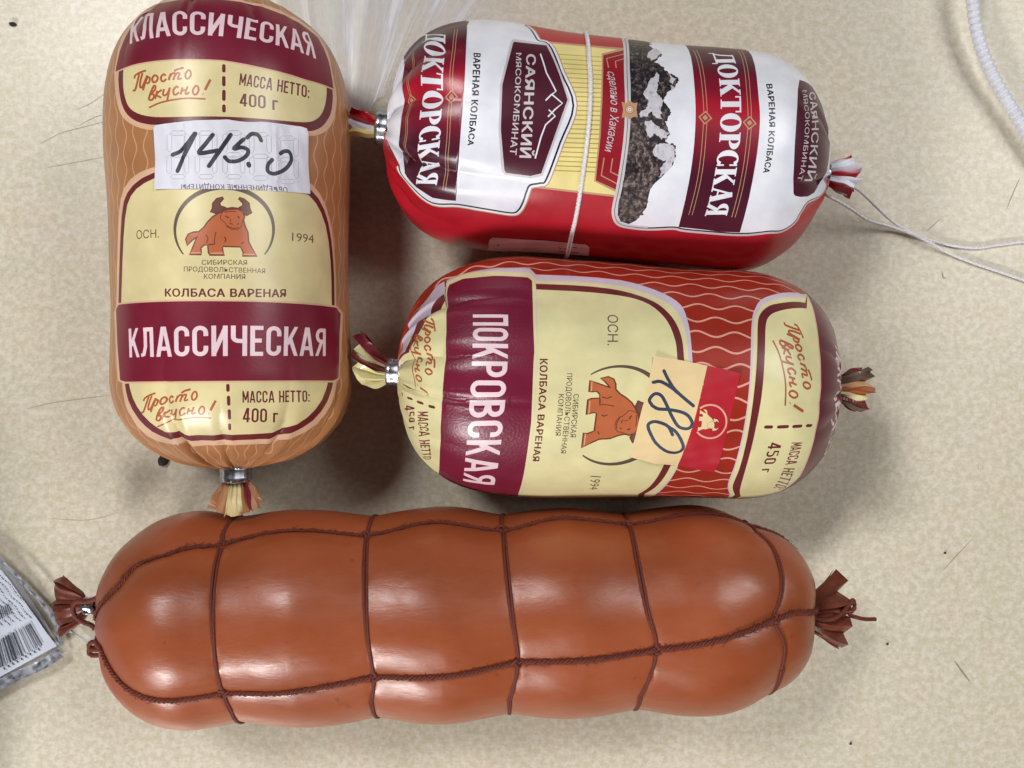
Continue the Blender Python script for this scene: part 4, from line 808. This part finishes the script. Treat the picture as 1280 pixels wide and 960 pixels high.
tail(T, p + d * 1.2, d, 10, 5, 12.5, 7, ['grey brown ink', 'dark maroon ink', 'pale cream ink', 'rust ink', 'tan wave ink', 'grey brown ink'], 32, thick=5)

# ================================================================== netted brown sausage along the bottom
T = thing('netted_sausage', 'long glossy brown sausage tied in a net of brown twine, along the bottom', 'sausage', (*(S4.A + S4.B) / 2, 0))
W4 = math.pi * S4.R
RINGS = [[(52.39, 34.39), (52.96, 29.81), (53.39, 21.35), (54.08, 9.02), (54.74, -2.52), (55.21, -16.5), (55.97, -23.68)], [(91.14, 38.12), (91.15, 33.22), (92.2, 16.32), (93, 2.52), (93.97, -11.98), (92.69, -21.29)], [(127.08, 36.73), (127.52, 35.32), (128.27, 20.12), (129.45, 5.66), (130.77, -8.35), (128.33, -21.72)],
         [(161.64, 39.1), (162.01, 21.94), (163.47, 6.96), (165.79, -5.32), (162.24, -21.66)], [(196.7, 34.95), (199.9, 28.23), (201.09, 17.14), (200.21, 9.67), (197.89, 2.9), (200.9, -6.47), (200.51, -16.06)]]
LONG_UP = [(22.49, 15.35), (26.78, 17.78), (31.01, 22.67), (39.68, 25.11), (46.28, 28.12), (53.17, 29.81), (64.17, 32.27), (78.91, 32.71), (90.94, 33.22), (108.35, 36.68), (127.3, 35.33), (142.91, 38.44), (161.57, 38.51), (173.53, 40.03)]
LONG_LO = [(18.32, -4.74), (25.84, -12.46), (32.18, -15.47), (43.09, -16.42), (55.21, -16.5), (74.62, -14.7), (93.97, -11.98), (111.09, -10.57), (130.57, -8.35), (147.19, -7.01), (165.79, -5.32), (181.18, -2.09), (197.15, 2.3), (205.13, 4.47)]
closed_rings = []
for r in RINGS:
    r = np.array(sorted(r, key=lambda q: q[1])); r = catmull(r, 10)
    lo, hi = r[0], r[-1]
    back = np.linspace(0, 1, 30)[1:-1]; gap = 2 * W4 - (hi[1] - lo[1])
    b = np.stack([hi[0] + (lo[0] - hi[0]) * back, hi[1] + gap * back], 1)
    closed_rings.append(np.vstack([r, b]))
LU = np.vstack([[(0.3, 4.0)], catmull(LONG_UP, 8)]); LU = np.vstack([LU, [(LU[-1][0] + 22, LU[-1][1] + 5), (LU[-1][0] + 52, LU[-1][1] + 3), (S4.U - .3, 12)]])
LL = np.vstack([[(0.3, -8.0)], catmull(LONG_LO, 8), [(S4.U - .3, 2.0)]])
_lines = [resample(np.vstack([c, c[:1] + [0, 2 * W4]]), .6) for c in closed_rings] + [resample(LU, .6), resample(LL, .6)]
_cloud_ring = np.vstack(_lines[:5]); _cloud_long = np.vstack(_lines[5:])
def _near(u, v, C):
    d = np.full(len(u), 1e9)
    rr = np.maximum(np.interp(C[:, 0], S4.u, S4.r), 6) / S4.R
    for k in range(0, len(C), 1):
        dv = (v - C[k, 1] + W4) % (2 * W4) - W4
        d = np.minimum(d, (u - C[k, 0]) ** 2 + (dv * rr[k]) ** 2)
    return np.sqrt(d)
def pinch(u, th):
    sh = u.shape; u = u.ravel(); v = th.ravel() * S4.R
    a, b = _near(u, v, _cloud_ring), _near(u, v, _cloud_long)
    d = -1.9 * np.exp(-(a / 10.5) ** 2) - .55 * np.exp(-a / 1.6) - 1.1 * np.exp(-(b / 7.5) ** 2) - .6 * np.exp(-b / 1.6)
    d = d + .45 * np.sin(u * .09 + 1) * np.sin(th.ravel() * 2.3) + .12 * np.sin(u * .31 + 2 * th.ravel()) * np.sin(th.ravel() * 5 + u * .05)
    return d.reshape(sh)
S4.extra = pinch
Print().build('casing', S4, T, 'smoked casing', step=1.3)
RS = []
for c in closed_rings:
    c = catmull(c, 3); Q = resample(np.vstack([c, c[:1] + [0, 2 * W4]]), .28)
    P = S4.pos(Q[:, 0], Q[:, 1], .25)
    for s in (-.40, .40):
        x = np.stack([Q[:, 0] + s * np.clip(np.abs(np.sin(Q[:, 1] * .06 + .5)), .35, 1) , Q[:, 1]], 1)
        if s < 0: V, Fc = tube(S4.pos(x[:, 0], x[:, 1], .2), .36, 9, 2, .75)
        else:
            V2, F2 = tube(S4.pos(x[:, 0], x[:, 1], .2), .36, 9, 2, .75); k = len(V); V = list(V) + list(V2); Fc = Fc + [tuple(i + k for i in f) for f in F2]
    RS.append(obj('ring_string', V, Fc, 'brown net twine', T))
def chain(name, C, r, seed):
    """a looped, slightly hairy net cord"""
    g = random.Random(seed); Q = resample(C, .26); s = np.arange(len(Q)) * .26
    P = S4.pos(Q[:, 0], Q[:, 1], .45); T_ = np.gradient(P, axis=0); T_ /= np.linalg.norm(T_, axis=1, keepdims=True)
    N = S4.normal(Q[:, 0], Q[:, 1]); Bn = np.cross(T_, N); V, Fc = [], []
    for ph in (0, 2 * math.pi / 3, 4 * math.pi / 3):
        path = P + r * (.62 + .25 * np.sin(s * 1.9 + ph * 2) * np.sin(s * .37))[:, None] * (np.cos(2 * math.pi * s / 3.4 + ph)[:, None] * Bn + .8 * np.sin(2 * math.pi * s / 3.4 + ph)[:, None] * N)
        v, f = tube(path, r * .52, 7, 2, .8); k = len(V); V += v; Fc += [tuple(i + k for i in q) for q in f]
    for _ in range(int(s[-1] * 2.4)):
        i = g.randrange(4, len(P) - 4); a = g.uniform(0, 2 * math.pi); L = g.uniform(.4, 1.7)
        dr = Bn[i] * math.cos(a) + N[i] * abs(math.sin(a)) * .5 + T_[i] * g.uniform(-1.8, 1.8)
        v, f = tube([P[i], P[i] + dr * L * .5 + N[i] * .15, P[i] + dr * L], .07, 3); k = len(V); V += v; Fc += [tuple(j + k for j in q) for q in f]
    return obj(name, V, Fc, 'brown net twine', T)
chain('long_string', LU, .50, 3); chain('long_string', LL, .68, 4)
def knot(u, v, r, seed, ring):
    g = random.Random(seed); c = S4.pos(np.array([u]), np.array([v]), .4)[0]; n = S4.normal(np.array([u]), np.array([v]))[0]
    t1 = np.cross(n, [0, 0, 1.0]) if abs(n[2]) < .9 else np.cross(n, [0, 1.0, 0]); t1 /= np.linalg.norm(t1); t2 = np.cross(n, t1)
    P = [c + r * ((1 + .35 * math.sin(3 * a)) * math.cos(2 * a) * t1 + (1 + .35 * math.sin(3 * a)) * math.sin(2 * a) * t2 + .6 * math.cos(3 * a) * n) for a in np.linspace(0, 2 * math.pi, 60)[:-1]]
    V, Fc = tube(P, r * .45, 7, closed=True); return obj('knot', V, Fc, 'brown net twine', ring)
KN = [(53.17, 29.81), (90.94, 33.22), (127.3, 35.78), (161.57, 38.51), (55.21, -16.5), (93.97, -11.98), (130.57, -8.35), (165.79, -5.32), (197.87, 2.46)]
for k, (u, v) in enumerate(KN): knot(u, v, .95, k, RS[(0, 1, 2, 3, 0, 1, 2, 3, 4)[k]])
p, d = frame_at(S4, 0)
p0 = np.array(at(112, 757, 24)); clip(T, p0 + np.array([1.5, 0, 0]), np.array([-1.0, 0, 0]), 2.6, 3.0)
tail(T, p0 + np.array([-1.0, 0, 0]), np.array([-.93, -.10, 0]) , 11.0, 6, 17.5, 9, ['brown tail film'], 41, thick=4, lift=-3, jag=.12)
lp = resample(catmull([at(*q) for q in ((133, 738, 32), (120, 748, 30), (108, 752, 29), (96, 752, 28.5), (91, 760, 28), (94, 770, 27.5), (103, 777, 27), (113, 781, 27), (119, 786, 27))], 8), .25)
V, Fc = tube(lp, .75, 9, 2, 1.1); obj('string_loop', V, Fc, 'brown net twine', T)
for z, y in ((24, 805), (22, 812)):
    lp = resample(catmull([at(*q) for q in ((122, y - 3, z + 2), (114, y - 2, z + 1), (111, y + 3, z), (115, y + 7, z), (124, y + 7, z + 1))], 8), .25)
    V, Fc = tube(lp, .7, 9, 2, 1.1); obj('string_loop', V, Fc, 'brown net twine', T)
p, d = frame_at(S4, 1)
tail(T, np.array(at(1006, 768, 26)), np.array([.98, .05, 0]), 14.0, 5.5, 23, 6, ['brown tail film'], 44, thick=5, lift=-3, jag=.22)
lp = resample(catmull([at(*q) for q in ((1006, 768, 30), (1025, 775, 30), (1045, 772, 29), (1058, 760, 27), (1066, 750, 26), (1068, 760, 25), (1062, 768, 25), (1072, 772, 24), (1082, 774, 22), (1094, 774, 19))], 8), .25)
V, Fc = tube(lp, .6, 9, 2, 1.1); obj('string_end', V, Fc, 'brown net twine', T)

# ================================================================== white ribbed cable, top right
pts = [at(*q) for q in ((1330, -420, 2.1), (1290, -300, 2.4), (1250, -170, 5.5), (1226, -80, 8.5), (1216, -20, 8), (1216, 5, 7.5), (1219, 28, 7), (1224, 50, 6.5), (1232, 74, 6), (1243, 98, 5.5), (1258, 124, 5), (1275, 152, 4.5), (1296, 190, 3.5), (1330, 250, 2.1), (1400, 370, 2.1), (1500, 480, 2.1), (1640, 560, 2.1), (1820, 600, 2.1))]
c = resample(catmull(pts, 10), .16)
V, Fc = tube(c, 2.1, 20, rfun=lambda s: 1.25 + .72 * abs(math.sin(math.pi * s / 1.95)) ** .5)
o = obj('ribbed_cable', V, Fc, 'cable plastic'); tag(o, 'white ribbed coiled cable curving over the table at the top right corner', 'cable')

# ================================================================== labelled plastic bag at the left edge
T = thing('plastic_bag', 'foil-edged plastic bag with a white barcode label poking in at the left edge', 'bag', at(-20, 790))
def sheet(name, corners, z, mat, n=26, amp=.5, seed=0, parent=None, thick=.15):
    g = random.Random(seed); ph = [g.uniform(0, 6.3) for _ in range(6)]
    A, B, C, D = [np.array(q, float) for q in corners]; V = []
    for i in range(n + 1):
        for j in range(n + 1):
            f, h = i / n, j / n
            p = (A * (1 - f) + B * f) * (1 - h) + (D * (1 - f) + C * f) * h
            z_ = z(f, h) + amp * (math.sin(9 * f + 4 * h + ph[0]) + .6 * math.sin(17 * h - 6 * f + ph[1]) + .4 * math.sin(31 * f + 22 * h + ph[2]))
            V.append((p[0], p[1], max(.3, z_)))
    Fc = [(i * (n + 1) + j, (i + 1) * (n + 1) + j, (i + 1) * (n + 1) + j + 1, i * (n + 1) + j + 1) for i in range(n) for j in range(n)]
    o = obj(name, V, Fc, mat, parent); return o, V
bag_z = lambda f, h: 5.0 + 2.0 * (1 - f)
o, _ = sheet('bag_panel', (at(-150, 590, 5)[:2], at(0, 697, 5)[:2], at(79, 819, 5)[:2], at(-80, 900, 5)[:2]), lambda f, h: 3.4, 'bag film', amp=.25, seed=2, parent=T)
V, Fc = [], []; nb = 26
for i in range(nb + 1):
    for j in range(nb + 1):
        f, h = i / nb * 2 - 1, j / nb * 2 - 1
        x = -247 + 80 * f - 5 * h; y = -114 + 46 * h; e = max(0, (1 - f ** 6) * (1 - h ** 6)) ** .5
        V.append((x, y, 1.0 + 62 * e + .8 * e * math.sin(7 * f + 5 * h) + .6 * e * math.sin(15 * h - 4 * f)))
for i in range(nb):
    for j in range(nb): Fc.append((i * (nb + 1) + j, (i + 1) * (nb + 1) + j, (i + 1) * (nb + 1) + j + 1, i * (nb + 1) + j + 1))
obj('unseen_bag_body', V, Fc, 'paper label', T)  # unseen bulk of the bag, added and shaped to shade the left table
o, _ = sheet('bag_corner', (at(60, 765, 3)[:2], at(74, 790, 3)[:2], at(112, 800, 3)[:2], at(110, 814, 3)[:2]), lambda f, h: 1.6, 'bag film', n=8, amp=.1, seed=3, parent=T)
def foil(path, w):
    P = resample(catmull(path, 6), .8); V = []; g = random.Random(9)
    T_ = np.gradient(P, axis=0); T_ /= np.linalg.norm(T_, axis=1, keepdims=True)
    for p, t in zip(P, T_):
        n = np.array([-t[1], t[0], 0])
        for k in range(5): V.append(p + n * w * (k / 4 - .5) + np.array([0, 0, g.uniform(-.16, .16)]))
    return obj('foil_seam', V, [(5 * i + k, 5 * i + 5 + k, 5 * i + 6 + k, 5 * i + 1 + k) for i in range(len(P) - 1) for k in range(4)], 'dull foil', T, True)
foil([at(-80, 906, 4.4), at(0, 856, 4.4), at(50, 832, 4.4), at(76, 816, 4.4)], 3.0); foil([at(-90, 640, 4.2), at(0, 702, 4.2), at(34, 734, 4.2), at(64, 770, 4.2), at(77, 806, 4.2)], 1.2)
LA, LB, LC, LD = [np.array(at(*q, 5.0)[:2]) for q in ((-60, 640), (0, 712), (70, 808), (-62, 878))]
lab = [at(*q, 5)[:2] for q in ((-120, 640), (2, 714), (70, 808), (-70, 884))]
o, _ = sheet('paper_label', lab, lambda f, h: 4.6, 'paper label', amp=.12, seed=4, parent=T)
def mark(q, parent): 
    V = [at(x, y, 5.0) for x, y in q]; V = [(a[0], a[1], 5.15) for a in V]; return V
V, Fc = [], []
def quad(a, b, w):
    a, b = np.array(a, float), np.array(b, float); t = (b - a) / np.linalg.norm(b - a); n = np.array([-t[1], t[0]]) * w / 2; k = len(V)
    for q in (a + n, b + n, b - n, a - n): p = at(q[0], q[1], 5.1); V.append((p[0], p[1], 5.15))
    Fc.append((k, k + 1, k + 2, k + 3))
g = random.Random(5); x = 0.0
while x < 1.35:
    w = g.choice((.9, .9, 1.4, 2.2, 3.4)); f = x - .35
    quad((2 + 37 * f, 798 - 20 * f), (11 + 44 * f, 829 - 24 * f), w); x += (w + g.choice((1.0, 1.4, 2.2, 3.2))) / 42
for k in range(9): quad((5 + 5.4 * k, 834 - 3.0 * k), (6.2 + 5.4 * k, 837 - 3.0 * k), 2)
x = 0
while x < 1:
    w = g.choice((.8, 1.2, 2)); quad((-24 + 36 * x, 772 - 18 * x), (-20 + 36 * x, 784 - 18 * x), w); x += (w + 1.5) / 40
for r in range(9):
    a = np.array((-6 + 1.0 * r, 722 + 7.2 * r)); dr = np.array((.62, .78)) if r < 5 else np.array((.80, .60)); a = a + np.array((6, 0)) * (r % 2); s = 4.0
    b0 = np.array((-2, 715.0)) + np.array((-4.2, 5.2)) * r; 
    while s < 74 - 4.5 * r:
        L = g.uniform(1.2, 5); wob = 1.0 * math.sin(s * .22 + r); q = b0 + np.array((.66, .75)) * s + np.array((-.75, .66)) * wob
        quad(q, q + np.array((.66, .75)) * L, 1.1); s += L + g.uniform(.8, 1.8)
obj('label_print', V, Fc, 'label black', T, False)['kind'] = 'stuff'

# ================================================================== crumpled glary wrap at the top edge
def wrap():
    n, m = 160, 40; V, uvs = [], []; g = random.Random(8)
    folds = [(g.uniform(0, 1), g.choice((.008, .014, .025, .045)), g.uniform(.4, 2.4)) for _ in range(22)]
    for i in range(n + 1):
        for j in range(m + 1):
            f, h = i / n, j / m
            a = np.array((385 + 190 * f, 165 - 70 * f + 9 * math.sin(f * 23))); b = np.array((290 + 560 * f, -80)); q = a * (1 - h) + b * h
            z = .3 + .4 * sum(A * math.exp(-((f + .006 * math.sin(5 * h) - c) / w) ** 2) for c, w, A in folds) * (.3 + .7 * h) * .6
            p = at(q[0], q[1]); V.append((p[0], p[1], z)); uvs.append((f, h))
    Fc = [(i * (m + 1) + j, (i + 1) * (m + 1) + j, (i + 1) * (m + 1) + j + 1, i * (m + 1) + j + 1) for i in range(n) for j in range(m)]
    o = obj('clear_wrap', V, Fc, 'glary wrap'); ul = o.data.uv_layers.new(name='UVMap')
    for l in o.data.loops: ul.data[l.index].uv = uvs[l.vertex_index]
    return tag(o, 'crinkled sheet of clear plastic wrap on the table behind the sausages at the top', 'plastic wrap')
wrap()

# ================================================================== crumbs and fibres lying on the table
def crumb(px, py, r, label, seed, sx=1.0):
    g = random.Random(seed); V, Fc = [], []; c = at(px, py); n, m = 9, 6
    for i in range(m + 1):
        a = math.pi * i / m
        for k in range(n):
            b = 2 * math.pi * k / n; q = r * g.uniform(.6, 1.25)
            V.append((c[0] + sx * q * math.sin(a) * math.cos(b), c[1] + q * math.sin(a) * math.sin(b), r * .7 + q * .7 * math.cos(a)))
    for i in range(m):
        for k in range(n): Fc.append((i * n + k, (i + 1) * n + k, (i + 1) * n + (k + 1) % n, i * n + (k + 1) % n))
    tag(obj('crumb', V, Fc, 'dark crumb', None, False), label, 'crumb', 'specks on the table')
crumb(17, 31, .8, 'black crumb on the table in the top left corner', 1, 1.5)
crumb(205, 575, 1.6, 'black crumb peeking out under the lower left end of the tan sausage', 2, 1.1)
crumb(1181, 691, .38, 'tiny grey speck on bare table to the right of the sausages', 3)
crumb(1063, 929, .4, 'tiny grey speck on bare table near the bottom edge', 4)
crumb(1109, 805, .36, 'tiny grey speck just right of the brown sausage tail', 5)
for P, w, L in ((((1107, 779), (1110, 786)) , .35, 'short dark fibre beside the frayed right tail of the brown sausage'), (((1230, 770), (1246, 778)), .28, 'short slanting fibre near the right edge of the table'),
                (((1193, 826), (1203, 840), (1212, 852)), .42, 'bent dark hair on the table, lower right'), (((1123, 829), (1137, 822)), .2, 'pale fibre on the table below the brown sausage tail'),
                (((1178, 714), (1195, 695), (1217, 672)), .14, 'long faint hair on the table, right of the middle'), (((1157, 290), (1166, 282), (1175, 274)), .16, 'thin hair just above the loose twine'),
                (((1177, 338), (1179, 347), (1182, 347)), .3, 'tiny hooked fibre just below the loose twine'), (((1222, 580), (1223, 587)), .35, 'short upright fibre at the right of the table'), (((1258, 262), (1266, 242), (1275, 222)), .18, 'faint crease-like hair near the right edge under the cable')):
    o = strip('fibre', [at(*q) for q in P], w, 'dust fibre', None, .12); tag(o, L, 'fibre', 'fibres on the table')
